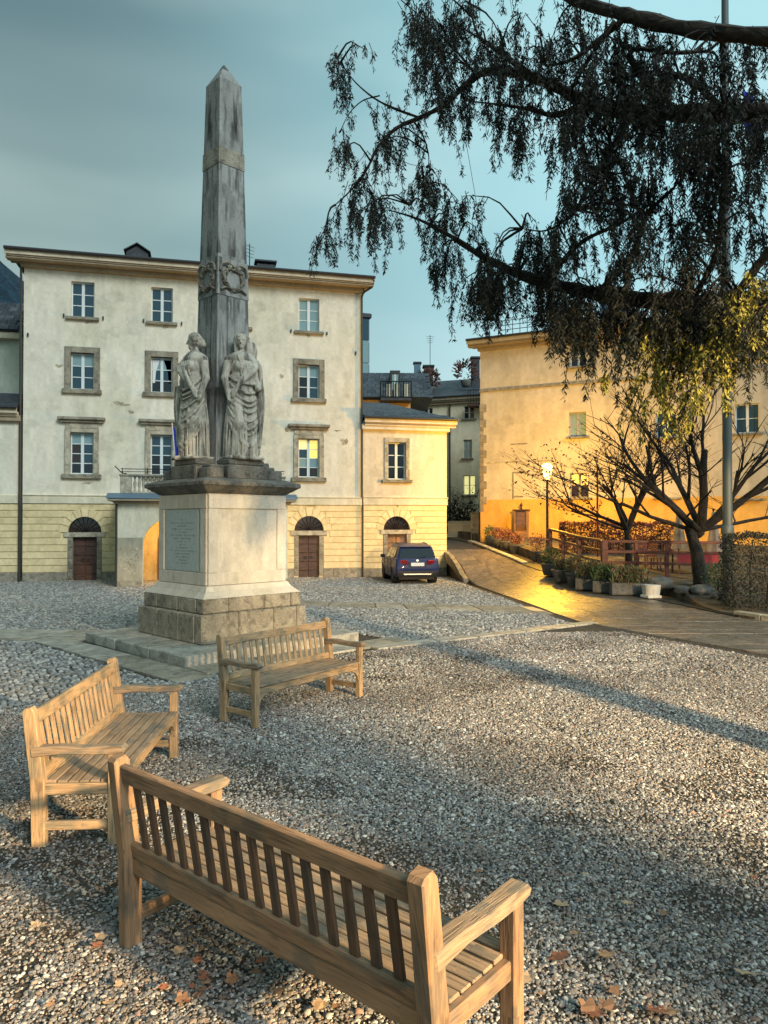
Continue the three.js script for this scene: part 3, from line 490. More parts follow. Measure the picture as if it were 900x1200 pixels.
  for (const q of [...prims, ...folds]) {
    const i0 = Math.floor(idx(q.lo.x, cx, SX)), i1 = Math.ceil(idx(q.hi.x, cx, SX)), j0 = Math.floor(idx(q.lo.y, CY, SY)), j1 = Math.ceil(idx(q.hi.y, CY, SY)), k0 = Math.floor(idx(q.lo.z, CZ, SZ)), k1 = Math.ceil(idx(q.hi.z, CZ, SZ));
    for (let k = k0; k <= k1; k++) for (let j = j0; j <= j1; j++) for (let i = i0; i <= i1; i++) {
      const x = X(i) - q.a.x, y = Y(j) - q.a.y, z = Z(k) - q.a.z, t = clamp((x * q.d.x + y * q.d.y + z * q.d.z) / q.l2);
      const e = Math.hypot(x - q.d.x * t, y - q.d.y * t, z - q.d.z * t) - mix(q.r0, q.r1, t), o = k * RES * RES + j * RES + i;
      field[o] = smin(field[o], e, q.k);
    }
  }
  const mc = new MarchingCubes(RES, new THREE.MeshBasicMaterial(), false, false, 260000); mc.isolation = 0;
  for (let i = 0; i < field.length; i++) mc.field[i] = -Math.min(field[i], 0.2);
  mc.update();
  const g0 = new THREE.BufferGeometry(); g0.setAttribute('position', new THREE.BufferAttribute(mc.positionArray.slice(0, mc.count * 3), 3));
  g0.applyMatrix4(new THREE.Matrix4().makeScale(SX, SY, SZ)); g0.translate(cx, CY, CZ);
  const g = mergeVertices(g0, 1e-4); g.computeVertexNormals(); return uvBox(g);
}
{
  const base = V3(0, squareY(MX, MZ) + 3.2, 0), put = (g, name, label, lx, lz, turn) => {
    const [wx, wz] = mw(lx, lz), t = thing(name, label, 'statue', [wx, base.y, wz], turn, 'statues round the obelisk'); t.scale.setScalar(1.06);
    part('figure', g, M.statue, t); const f = part('foot_slab', uvBox(bspan(-0.31, 0.31, 0.0, 0.05, -0.2, 0.24, 0.015)), M.statue, t); return t;
  };
  const a = statueGeo('bare'); put(a, 'robed_statue', 'robed stone woman with head in profile, bare arm hanging', 0.0, 0.57, -Math.PI / 4 + 0.1);
  const b = statueGeo('hood'); put(b, 'robed_statue', 'robed stone woman carrying a bundle behind her shoulder', 0.57, 0.0, Math.PI / 4 - 0.12);
}
// ---------------------------------------------------------------- benches
function plank(w, h, d, b = 0.006, wear = 0) {
  const g = bev(w, h, d, b), p = g.attributes.position, n = g.attributes.normal, uv = g.attributes.uv, L = w >= h && w >= d ? 0 : h >= d ? 1 : 2, ox = rr(0, 9), oy = rr(0, 9);
  for (let i = 0; i < p.count; i++) { const c = [p.getX(i), p.getY(i), p.getZ(i)], m = [0, 1, 2].filter(k => k !== L), nn = [Math.abs(n.getX(i)), Math.abs(n.getY(i)), Math.abs(n.getZ(i))], o = nn[m[0]] > nn[m[1]] ? m[1] : m[0]; uv.setXY(i, c[L] + ox, c[o] + oy); }
  return g;
}
function makeBench(mats, label) {
  const o = thing('garden_bench', label, 'bench', [0, 0, 0], 0, 'wooden benches before the monument'), L = 1.8, W = mats;
  const P = (n, g, m, x, y, z, rx = 0, rz = 0, ry = 0) => { const q = part(n, g, m, o); q.position.set(x, y, z); q.rotation.set(rx, ry, rz); return q; };
  // local: x along the bench, +z is the front, base at y = 0
  const lean = -0.17;
  for (const s of [-1, 1]) {
    const x = s * (L / 2 - 0.035);
    const rear = extr(poly([[-0.27, 0], [-0.195, 0], [-0.2, 0.42], [-0.265, 0.9], [-0.285, 0.925], [-0.325, 0.915], [-0.335, 0.9], [-0.28, 0.42]]), 0.055, 0.006).rotateY(-Math.PI / 2).translate(0.0275, 0, 0);
    const rg = uvBox(rear); { const p = rg.attributes.position, uv = rg.attributes.uv; for (let i = 0; i < p.count; i++) uv.setXY(i, p.getY(i) + s, p.getX(i) + p.getZ(i) + s * 3); }
    P('rear_leg', rg, W.post, x, 0, 0);
    P('front_leg', plank(0.065, 0.615, 0.07), W.post, x, 0.3075, 0.245);
    // arm with a curved top, rounded nose
    const arm = extr(poly([[-0.27, 0.605], [-0.1, 0.625], [0.1, 0.616], [0.25, 0.618], [0.305, 0.628], [0.318, 0.645], [0.3, 0.662], [0.2, 0.66], [0.05, 0.652], [-0.1, 0.664], [-0.28, 0.66]]), 0.065, 0.008).rotateY(-Math.PI / 2).translate(0.0325, 0, 0);
    { const p = uvBox(arm).attributes.position, uv = arm.attributes.uv; for (let i = 0; i < p.count; i++) uv.setXY(i, p.getZ(i) + s, p.getX(i) + p.getY(i) + s * 2); }
    P('armrest', arm, W.top, x, 0, 0);
    P('side_rail', plank(0.035, 0.075, 0.42), W.post, x, 0.375, 0.005);
    P('side_stretcher', plank(0.035, 0.06, 0.42), W.post, x, 0.13, 0.005);
    const br = extr(poly([[0, 0], [0.13, 0], [0.06, -0.03], [0.02, -0.07], [0, -0.14]]), 0.03, 0.003, 4).translate(0, 0, -0.015); const bm = P('bracket', uvBox(br), W.post, x - s * 0.032, 0.335, 0.245); if (s > 0) bm.scale.x = -1;
  }
  P('front_apron', plank(L - 0.14, 0.075, 0.03), W.post, 0, 0.372, 0.248);
  P('back_apron', plank(L - 0.13, 0.085, 0.035), W.post, 0, 0.385, -0.225);
  P('middle_rail', plank(0.04, 0.06, 0.42), W.slat, 0, 0.375, 0.01);
  for (let i = 0; i < 7; i++) { const z = 0.252 - i * 0.07; P('seat_slat', plank(L - (i === 0 ? 0.14 : 0.1), 0.022, 0.06, 0.004), W.seat, 0, 0.424 - 0.012 * Math.sin(i / 6 * Math.PI) - i * 0.001, z); }
  P('top_rail', plank(L - 0.12, 0.09, 0.036), W.rail, 0, 0.845, -0.291, lean);
  P('lower_back_rail', plank(L - 0.12, 0.075, 0.034), W.post, 0, 0.465, -0.236, lean);
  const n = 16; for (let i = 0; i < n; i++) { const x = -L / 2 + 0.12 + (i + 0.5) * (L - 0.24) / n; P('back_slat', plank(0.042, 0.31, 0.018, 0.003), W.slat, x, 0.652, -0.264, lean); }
  return o;
}
{
  const put = (o, x, z, dirx, dirz) => { o.position.set(x, squareY(x, z) + 0.004, z); o.rotation.y = Math.atan2(dirx, dirz); };
  const b1 = makeBench({ post: M.wood, rail: M.wood, slat: M.woodShade, seat: M.woodGrey, top: M.woodGrey }, 'weathered wooden bench with its slatted back towards the other two'); b1.userData.label = 'weathered wooden bench with shade coloured into its back slats, standing apart';
  put(b1, -0.39, -3.31, 0.646, -0.763); b1.scale.set(1.09, 1.03, 1.05);
  const honey = mapped([0.60, 0.455, 0.285], T_wood, 0.9, T_woodB, 0.5, 0.0014, 0.65);
  const b2 = makeBench({ post: honey, rail: honey, slat: honey, seat: M.woodGrey, top: M.woodGrey }, 'honey coloured wooden bench right beside the monument step');
  put(b2, -1.0, -8.42, 0.8, 0.6); b2.scale.setScalar(0.98);
  const b3 = makeBench({ post: honey, rail: honey, slat: honey, seat: M.woodGrey, top: M.woodGrey }, 'honey coloured wooden bench end-on, between cobbles and gravel');
  put(b3, -2.08, -5.78, 0.998, -0.063); b3.scale.set(1.03, 0.97, 1.0);
}
// ---------------------------------------------------------------- buildings
// pieces of a facade, all in the facade's own axes: x along the wall, y up, wall face at z = 0
function rectHole(u0, u1, v0, v1) { return new THREE.Path([[u0, v0], [u1, v0], [u1, v1], [u0, v1]].map(p => new THREE.Vector2(...p))); }
function wallGeo(u0, u1, v0, v1, holes, th = 0.4, z1 = 0) { const s = poly([[u0, v0], [u1, v0], [u1, v1], [u0, v1]]); holes.forEach(h => s.holes.push(h)); return uvBox(extr(s, th, 0, 14).translate(0, 0, z1 - th)); }
// a window: frame as the part; panes, surround, sill and hood as its sub-parts
function windowAt(parent, w, o = {}) {
  const [u0, u1, v0, v1] = w, W = u1 - u0, H = v1 - v0, z = o.z ?? -0.16, f = 0.055, rows = o.rows ?? 3, um = (u0 + u1) / 2, bars = [];
  bars.push(span(u0, u0 + f, v0, v1, z - 0.05, z), span(u1 - f, u1, v0, v1, z - 0.05, z), span(u0 + f, u1 - f, v0, v0 + f, z - 0.05, z), span(u0 + f, u1 - f, v1 - f, v1, z - 0.05, z), span(um - 0.06, um + 0.06, v0 + f, v1 - f, z - 0.045, z + 0.012));
  for (let i = 1; i < rows; i++) { const v = mix(v0 + f, v1 - f, i / rows); bars.push(span(u0 + f, um - 0.06, v - 0.018, v + 0.018, z - 0.04, z - 0.006), span(um + 0.06, u1 - f, v - 0.018, v + 0.018, z - 0.04, z - 0.006)); }
  const win = part('window', bars, o.frame ?? M.frame, parent);
  for (let i = 0; i < rows; i++) for (let s = 0; s < 2; s++) {
    const a = mix(v0 + f, v1 - f, i / rows) + (i ? 0.018 : 0), b = mix(v0 + f, v1 - f, (i + 1) / rows) - (i < rows - 1 ? 0.018 : 0), x0 = s ? um + 0.06 : u0 + f, x1 = s ? u1 - f : um - 0.06;
    const pm = o.pane ? o.pane(i, s) : M.paneBlue;
    part('pane', span(x0, x1, a, b, z - 0.032, z - 0.024), pm, win);
  }
  if (o.curtain) for (const s of [-1, 1]) { const c = extr(poly([[0, 0], [0.3, 0], [0.2, -0.3], [0.13, -0.55], [0.1, -1.0], [0, -1.0]]), 0.01).translate(0, v1 - 0.1, z - 0.022); if (s > 0) c.translate(u0 + 0.07, 0, 0); else c.scale(-1, 1, 1).translate(u1 - 0.07, 0, 0); part('curtain', uvBox(c), M.white, win); }
  if (o.sill) part('sill', bspan(o.sill[0], o.sill[1], o.sill[2], o.sill[3], z, 0.14, 0.02), M.trimDark, win);
  if (o.surround) { const [a, b, c, d] = o.surround, q = o.proud ?? 0.045, mat = o.smat ?? M.trim; part('jamb', bspan(a, u0, c, d, z, q, 0.01), mat, win); part('jamb', bspan(u1, b, c, d, z, q, 0.01), mat, win); part('lintel', bspan(u0 + 0.002, u1 - 0.002, v1, d, z, q, 0.01), mat, win); }
  if (o.frieze) part('frieze', bspan(o.frieze[0], o.frieze[1], o.frieze[2], o.frieze[3], -0.02, 0.06, 0.01), M.trim, win);
  if (o.hood) { const [a, b, c, d] = o.hood; part('hood', [bspan(a + 0.08, b - 0.08, c, mix(c, d, 0.45), -0.02, 0.16, 0.02), bspan(a, b, mix(c, d, 0.45) + 0.001, d, -0.02, 0.26, 0.02)], M.trimDark, win); }
  return win;
}
function doorAt(parent, u0, u1, v0, v1, mat, z = -0.2) {
  const d = part('door', span(u0, u1, v0, v1, z - 0.06, z - 0.03), M.doorWood, parent), um = (u0 + u1) / 2;
  for (const [a, b] of [[u0 + 0.01, um - 0.012], [um + 0.012, u1 - 0.01]]) { const n = 5; for (let i = 0; i < n; i++) part('door_board', bspan(a, b, mix(v0, v1, i / n) + 0.012, mix(v0, v1, (i + 1) / n) - 0.012, z - 0.03, z, 0.012), mat, d); }
  for (const s of [-1, 1]) part('door_pull', new THREE.TorusGeometry(0.055, 0.013, 6, 12).translate(um + s * 0.12, mix(v0, v1, 0.5), z + 0.02), M.iron, d);
  return d;
}
// rusticated ground floor: courses of blocks cut round arched doorways, wedge stones round each arch
function rustic(parent, u0, u1, v0, v1, rowH, doors, mat, seed, back = M.ochreStone) {
  const r = rng(seed), holes = doors.map(d => { const p = new THREE.Path(); p.moveTo(d.u0, v0 - 0.5); p.lineTo(d.u1, v0 - 0.5); p.lineTo(d.u1, d.top); p.lineTo(d.c + d.r, d.top + 0.001); p.lineTo(d.c + d.r, d.vs); p.absarc(d.c, d.vs, d.r, 0, Math.PI, false); p.lineTo(d.c - d.r, d.top + 0.001); p.lineTo(d.u0, d.top); p.closePath(); return p; });
  const s = poly([[u0, v0 - 0.6], [u1, v0 - 0.6], [u1, v1], [u0, v1]]); holes.forEach(h => s.holes.push(h));
  part('lower_wall', uvBox(extr(s, 0.36, 0, 16).translate(0, 0, -0.4)), back, parent);
  const n = Math.round((v1 - v0) / rowH), h = (v1 - v0) / n, RO = 0.34;
  for (let i = 0; i < n; i++) {
    const a = v0 + i * h, b = a + h; let segs = [[u0, u1]];
    for (const d of doors) {
      let half = 0; const m = a + h * 0.35;
      if (m < d.top) half = (d.u1 - d.u0) / 2 + 0.2; else if (m < d.vs) half = d.r + 0.28; else if (m < d.vs + d.r + RO) half = Math.sqrt(Math.max(0, (d.r + RO) ** 2 - (m - d.vs) ** 2)) + 0.01;
      if (half) segs = segs.flatMap(([p, q]) => { const l = d.c - half, e = d.c + half; return [[p, Math.min(q, l)], [Math.max(p, e), q]].filter(([x, y]) => y - x > 0.06); });
    }
    for (const [p, q] of segs) { const k = Math.max(1, Math.round((q - p) / 4.5)); for (let j = 0; j < k; j++) part('stone_course', uvBox(bspan(mix(p, q, j / k) + 0.002, mix(p, q, (j + 1) / k) - 0.002, a + 0.012, b - 0.012, -0.041, 0, 0.01), r() * 4, r() * 4), mat, parent); }
  }
  for (const d of doors) {
    const N = 9; for (let i = 0; i < N; i++) {
      const t0 = Math.PI * i / N + 0.02, t1 = Math.PI * (i + 1) / N - 0.02, R = i === 4 ? d.r + RO + 0.06 : d.r + RO, sh = new THREE.Shape(); sh.absarc(0, 0, R, t0, t1, false); sh.absarc(0, 0, d.r, t1, t0, true); sh.closePath();
      part('wedge_stone', uvBox(extr(sh, 0.05, 0, 4).translate(d.c, d.vs, -0.041), r() * 3, r() * 3), mat, parent);
    }
    part('door_lintel', bspan(d.c - d.r - 0.16, d.c + d.r + 0.16, d.top, d.vs, -0.2, 0.04, 0.015), M.trim, parent);
    for (const s2 of [-1, 1]) { const x = s2 < 0 ? d.u0 - 0.2 : d.u1; const k = 4; for (let i = 0; i < k; i++) part('door_jamb_stone', uvBox(bspan(x, x + 0.2, mix(v0 - 0.3, d.top, i / k) + 0.004, mix(v0 - 0.3, d.top, (i + 1) / k) - 0.004, -0.2, 0.015, 0.012), i, s2), M.greyStone, parent); }
    // lunette: dark glass and an iron fan
    const lu = new THREE.Shape(); lu.absarc(0, 0, d.r, 0, Math.PI, false); lu.closePath(); const l = part('lunette', uvBox(extr(lu, 0.02, 0, 14).translate(d.c, d.vs, -0.24)), M.paneWarm, parent);
    for (let i = 1; i < 9; i++) { const t = Math.PI * i / 9; part('iron_ray', tube([[d.c, d.vs + 0.03, -0.2], [d.c + Math.cos(t) * d.r, d.vs + Math.sin(t) * d.r, -0.2]], 0.014, 5), M.iron, l); }
    part('iron_ring', new THREE.TorusGeometry(d.r * 0.55, 0.014, 5, 16, Math.PI).translate(d.c, d.vs + 0.01, -0.2), M.iron, l);
    doorAt(parent, d.u0, d.u1, v0 - 0.5, d.top, d.mat ?? M.doorWood);
  }
}
// eave along the wall: frieze, soffit, fascia, gutter, roof-edge slates and a pitched roof behind
function eave(parent, u0, u1, v, over, slabMat, o = {}) {   // v = height of the roof edge
  const e0 = u0 - (o.l ?? over), e1 = u1 + (o.r ?? over), b = o.back ?? 9, rise = o.rise ?? 2.2;
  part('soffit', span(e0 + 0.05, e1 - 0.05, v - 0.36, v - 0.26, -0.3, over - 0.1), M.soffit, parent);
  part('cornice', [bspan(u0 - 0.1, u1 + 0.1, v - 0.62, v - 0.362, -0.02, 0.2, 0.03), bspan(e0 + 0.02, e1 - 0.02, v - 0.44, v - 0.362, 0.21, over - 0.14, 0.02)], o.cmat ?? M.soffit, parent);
  part('fascia', bspan(e0, e1, v - 0.3, v - 0.06, over - 0.1, over - 0.04, 0.01), o.fmat ?? M.fascia, parent);
  part('gutter', tube([[e0, v - 0.08, over + 0.03], [e1, v - 0.08, over + 0.03]], 0.07, 8), M.gutter, parent);
  const hip = o.hip ?? [1, 1], rf = (a, c) => { const g = new THREE.BufferGeometry(); g.setAttribute('position', new THREE.Float32BufferAttribute(a, 3)); g.setIndex(c); const q = g.toNonIndexed(); q.computeVertexNormals(); return uvBox(q); };
  const H0 = hip[0] ? rise * 2.2 : 0, H1 = hip[1] ? rise * 2.2 : 0;
  const roof = part('roof', rf([e0, v - 0.04, over, e1, v - 0.04, over, e1 - H1, v + rise, over - b / 2, e0 + H0, v + rise, over - b / 2, e0, v - 0.04, over - b, e1, v - 0.04, over - b], [0, 1, 2, 0, 2, 3, 1, 5, 2, 0, 3, 4, 4, 3, 2, 4, 2, 5, 0, 5, 1, 0, 4, 5]), slabMat, parent);
  const r = rng(o.seed ?? 3), sl = rise / (b / 2), rows = o.rows ?? 2, pw = o.slate ?? 0.6;
  for (let k = 0; k < rows; k++) for (let x = e0 + (k % 2) * pw / 2; x < e1 - pw * 0.5; x += pw) {
    const z = over - 0.02 - k * 0.34, hx0 = H0 ? e0 + (over - z) * H0 / (b / 2) : e0, hx1 = H1 ? e1 - (over - z) * H1 / (b / 2) : e1; if (x < hx0 || x + pw > hx1 + 0.02) continue;
    const m = part('slate', uvBox(bev(pw - 0.015, 0.035, 0.46, 0.008), r() * 3, r() * 3), r() < 0.5 ? M.slate : M.slateDark, roof); m.position.set(x + pw / 2, v + 0.02 + (over - z) * sl + rr(0, 0.012, r), z - 0.2); m.rotation.x = Math.atan(sl) + rr(-0.02, 0.03, r);
  }
  return roof;
}
function pipe(parent, x, y0, y1, z = 0.09, mat = M.pipe, r = 0.05) { part('downpipe', tube([[x, y0, z], [x, y1, z]], r, 7), mat, parent); }
function antenna(x, y, z, h, label) { const o = thing('roof_antenna', label, 'antenna', [x, y, z]); part('mast', tube([[0, 0, 0], [0, h, 0]], 0.025, 5), M.iron, o); for (let i = 0; i < 4; i++) part('rod', tube([[-0.3 + i * 0.03, h - 0.12 - i * 0.16, 0], [0.3 - i * 0.03, h - 0.12 - i * 0.16, 0]], 0.012, 4), M.iron, o); return o; }
// ---- main palace
const OY = -0.45, OG = [-1.02, OY, -34], A14 = 14 * Math.PI / 180;
const palace = thing('palace', 'pale three-storey palace with rusticated ground floor behind the obelisk', 'building', OG, A14);
const F = onPlane(palace);
const fr = (x0, y0, x1, y1, off = 0) => { const a = F(x0, y1, off), b = F(x1, y0, off); return [a[0], b[0], a[1], b[1]]; };   // photo box -> [u0,u1,v0,v1]
{
  const UL = F(27, 500)[0], UR = 0, VT = F(220, 305, 0.75)[1], VS0 = F(220, 591)[1], VS1 = F(220, 581)[1];
  const c1 = fr(85.2, 1, 112.6, 9), cols = [], c2 = fr(178.5, 1, 204, 9), c4 = fr(350.5, 1, 374.7, 9); cols.push([c1[0], c1[1]], [c2[0], c2[1]], [(c2[0] + c4[0]) / 2, (c2[1] + c4[1]) / 2], [c4[0], c4[1]]);
  const v = (y, x = 190) => F(x, y)[1];
  const rows = [[v(377.5), v(337)], [v(460), v(418.5)], [v(557), v(509.5)]];
  const holes = [], nodes = [];
  const D = M.paneDark, B = M.paneBlue, Cu = M.paneCurtain;
  const styles = {
    0: [() => B, () => B, () => B, () => Cu],
    1: [(i) => i === 2 ? Cu : B, (i) => i === 2 ? Cu : i === 1 ? B : D, () => D, (i, s) => i === 2 ? Cu : s ? B : D],
    2: [(i, s) => i === 3 ? Cu : i === 0 ? D : s ? B : M.paneWarm, (i) => i > 1 ? B : D, () => D, (i, s) => i === 3 ? (s ? M.paneLit : M.paneLitSoft) : i === 2 ? (s ? M.paneLit : B) : i === 1 ? Cu : (s ? M.paneWarm : D)],
  };
  cols.forEach(([a, b], c) => rows.forEach(([v0, v1], r) => {
    holes.push(rectHole(a, b, v0, v1)); const w = [a, b, v0, v1], s = 0.24;
    const o = { rows: r === 2 ? 4 : 3, pane: styles[r][c], sill: [a - (r ? 0.32 : 0.2), b + (r ? 0.32 : 0.2), v0 - (r ? 0.2 : 0.14), v0 - 0.001] };
    if (r === 1) { o.surround = [a - s, b + s, v0, v1 + s * 1.05]; o.smat = M.trimDark; }
    if (r === 2) { o.surround = [a - s * 0.9, b + s * 0.9, v0, v1 + 0.16]; o.frieze = [a - s * 0.8, b + s * 0.8, v1 + 0.165, v1 + 0.4]; o.hood = [a - 0.47, b + 0.47, v1 + 0.405, v1 + 0.64]; o.proud = 0.06; }
    if (r === 1 && c === 1) o.curtain = true;
    windowAt(palace, w, o);
  }));
  part('upper_wall', wallGeo(UL, UR, VS1, VT - 0.3, holes), M.cream, palace);
  part('inner_wall', span(UL, UR, VS1, VT - 0.4, -1.2, -1.1), M.gutter, palace);
  // plain backs of the house, so that it stands as a block
  part('side_wall', span(UL, UL + 0.35, -0.5, VT - 0.3, -9, -0.41), M.cream, palace); part('side_wall', span(UR - 0.35, UR, -0.5, VT - 0.3, -9, -0.41), M.cream, palace); part('rear_wall', span(UL + 0.36, UR - 0.36, -0.5, VT - 0.3, -9, -8.7), M.cream, palace);
  part('string_course', [bspan(UL, UR, VS0, VS1 - 0.05, -0.3, 0.05, 0.012), bspan(UL, UR, VS1 - 0.049, VS1 - 0.001, -0.3, 0.085, 0.012)], M.band, palace);
  const dr = (x0, x1, yb, yt, lu0, lu1, vsY, x) => { const a = F(x0, yt), b = F(x1, yt), l = F(lu0, vsY), e = F(lu1, vsY); return { u0: a[0], u1: b[0], top: a[1], c: (l[0] + e[0]) / 2, r: (e[0] - l[0]) / 2, vs: l[1] }; };
  const d1 = dr(85.3, 113.5, 681, 629.5, 79.5, 119, 624), d4 = dr(350, 374, 674, 627.5, 345, 379.5, 622);
  const V0 = F(60, 671)[1];
  rustic(palace, UL, UR, V0, VS0 - 0.002, 0.277, [d1, d4], M.ochreStone, 8);
  // base course of grey stone blocks
  for (let x = UL; x < UR - 0.1; x += 1.3) { const e = Math.min(UR, x + 1.3); if ([d1, d4].some(d => x < d.u1 + 0.2 && e > d.u0 - 0.2)) { const d = [d1, d4].find(q => x < q.u1 + 0.2 && e > q.u0 - 0.2); if (d.u0 - 0.2 - x > 0.08) part('base_block', bspan(x, d.u0 - 0.204, -0.5, V0, -0.038, 0.03, 0.02), M.greyStone, palace); if (e - d.u1 - 0.2 > 0.08) part('base_block', bspan(d.u1 + 0.204, e, -0.5, V0, -0.038, 0.03, 0.02), M.greyStone, palace); continue; } part('base_block', bspan(x + 0.004, e - 0.004, -0.5, V0, -0.038, 0.03, 0.02), M.greyStone, palace); }
  eave(palace, UL, UR, VT, 0.75, M.slateDark, { back: 10.5, rise: 1.7, seed: 5, rows: 1, l: 0.6, r: 0.45, slate: 0.68 });
  pipe(palace, UL - 0.09, -0.1, VT - 0.5, 0.1); pipe(palace, UR - 0.02, VS1, VT - 0.75, 0.11, M.pipe, 0.04); pipe(palace, UR + 0.02, -0.1, VS0, 0.1, M.pipe, 0.045);
  // elbow from the gutter
  part('downpipe', tube(curve([[UR + 0.4, VT - 0.2, 0.72], [UR + 0.34, VT - 0.45, 0.5], [UR + 0.05, VT - 0.62, 0.16], [UR - 0.02, VT - 0.8, 0.11]], 8), 0.045, 6), M.pipe, palace);
  // scars where plaster has fallen
  const rs = rng(12); for (const [x, y, w, h] of [[142, 474, 22, 6], [153, 484, 10, 5], [104, 378, 12, 3], [193, 383, 14, 4], [395, 505, 14, 3], [402, 518, 11, 9], [335, 503, 6, 5], [360, 394, 8, 3], [100, 566, 18, 2.5], [398, 583, 24, 1.6], [70, 430, 9, 5], [330, 440, 8, 8]]) for (let k = 0; k < 3; k++) {
    const c = F(x + rr(-0.3, 0.3, rs) * w, y + rr(-0.4, 0.4, rs) * h), q = [], R = w / 56 * rr(0.5, 0.8, rs), e = h / w * 1.2; for (let i = 0; i < 11; i++) { const a = i / 11 * 6.283, z = rr(0.35, 1.1, rs); q.push([c[0] + Math.cos(a) * R * z, c[1] + Math.sin(a) * R * e * z]); }
    part('plaster_scar', uvBox(extr(poly(q), 0.002).translate(0, 0, 0.0015 + k * 0.0025)), M.scar, palace);
  }
  // little hooks for shutters beside the windows
  for (const [x, y] of [[75, 370], [121, 373], [168.5, 376], [213, 379.5], [33, 392.5], [341, 388], [383, 391], [75, 457], [416.7, 414]]) { const c = F(x, y); part('iron_hook', box(0.05, 0.14, 0.08, c[0], c[1], 0.04), M.iron, palace); }
  // roof things
  const dm = F(161.5, 296, -0.6), o = thing('roof_dormer', 'small arched dormer on palace roof', 'dormer', [0, 0, 0], A14); o.position.copy(palace.localToWorld(V3(dm[0], VT + 0.1, -0.4)));
  const ds = poly([[-0.45, 0], [0.45, 0], [0.45, 0.42], [0, 0.72], [-0.45, 0.42]]), hole = new THREE.Path(); hole.absarc(0, 0.2, 0.2, 0, 6.283, true); ds.holes.push(hole);
  part('front', uvBox(extr(ds, 0.12)), M.slateDark, o); part('body', uvBox(extr(poly([[-0.42, -0.1], [0.42, -0.1], [0.42, 0.4], [0, 0.68], [-0.42, 0.4]]), 1.2).translate(0, 0, -1.3)), M.tealWall, o);
  part('roof_slab', bev(0.66, 0.05, 1.5).rotateZ(0.56).translate(-0.27, 0.62, -0.5), M.slateDark, o); part('roof_slab', bev(0.66, 0.05, 1.5).rotateZ(-0.56).translate(0.27, 0.62, -0.5), M.slateDark, o);
  const ch = F(311, 306, -1.2), oc = thing('roof_chimney', 'low dark chimney with slab cap on palace roof', 'chimney', [0, 0, 0], A14); oc.position.copy(palace.localToWorld(V3(ch[0], VT + 0.2, -1.2)));
  part('stack', [box(0.8, 0.5, 0.5, 0, 0.25, 0)], M.slateDark, oc); part('cap', bspan(-0.5, 0.5, 0.6, 0.68, -0.35, 0.35, 0.01), M.slateDark, oc); for (const s of [-0.3, 0, 0.3]) part('brick', box(0.14, 0.12, 0.3, s, 0.55, 0), M.slateDark, oc);
  const an = palace.localToWorld(V3(F(292.5, 300, -1)[0], VT + 0.1, -1)); antenna(an.x, an.y, an.z, 1.5, 'thin roof antenna beside the low chimney on palace roof').rotation.y = 0.9;
  const an3 = palace.localToWorld(V3(F(166, 296, -1)[0], VT, -2));
}
const VT_MAIN = F(220, 305, 0.75)[1];
// ---- low side wing on the right of the palace
{
  const w = thing('side_wing', 'two-storey cream wing with slate roof behind the parked car', 'building', OG, A14);
  const u0 = 0.06, u1 = F(523.5, 560)[0], VT = F(476, 488, 0.45)[1], VS0 = F(475, 592)[1], VS1 = F(475, 582.5)[1];
  const wo = fr(454.7, 518.7, 475.6, 561.8);
  windowAt(w, wo, { rows: 3, pane: () => M.paneDark, surround: [wo[0] - 0.18, wo[1] + 0.18, wo[2], wo[3] + 0.2], smat: M.trim, sill: [wo[0] - 0.3, wo[1] + 0.3, wo[2] - 0.16, wo[2] - 0.001] });
  part('upper_wall', wallGeo(u0, u1, VS1, VT - 0.2, [rectHole(...wo)]), M.creamPink, w);
  part('inner_wall', span(u0, u1, VS1, VT - 0.3, -1.2, -1.1), M.gutter, w);
  part('side_wall', span(u1 - 0.35, u1, -0.5, VT - 0.2, -6, -0.41), M.creamPink, w); part('rear_wall', span(u0, u1 - 0.36, -0.5, VT - 0.2, -6, -5.7), M.creamPink, w);
  part('string_course', [bspan(u0, u1 + 0.03, VS0, VS1 - 0.05, -0.3, 0.05, 0.012), bspan(u0, u1 + 0.05, VS1 - 0.049, VS1 - 0.001, -0.3, 0.085, 0.012)], M.band, w);
  const a = F(454, 626), b = F(476.5, 626), l = F(449.5, 621), e = F(480.5, 621), V0 = F(440, 664)[1];
  rustic(w, u0, u1, V0 - 0.1, VS0 - 0.002, 0.277, [{ u0: a[0], u1: b[0], top: a[1], c: (l[0] + e[0]) / 2, r: (e[0] - l[0]) / 2, vs: l[1], mat: M.doorPale }], M.ochreStone, 9);
  part('base_block', bspan(u0, a[0] - 0.21, -0.5, V0 - 0.1, -0.038, 0.03, 0.02), M.greyStone, w); part('base_block', bspan(b[0] + 0.21, u1, -0.5, V0 - 0.1, -0.038, 0.03, 0.02), M.greyStone, w);
  eave(w, u0, u1, VT, 0.42, M.slate, { back: 6.8, rise: 1.15, seed: 15, rows: 7, l: 0.0, r: 0.4, slate: 0.4, hip: [0, 1], fmat: M.creamPink, cmat: M.creamPink });
}
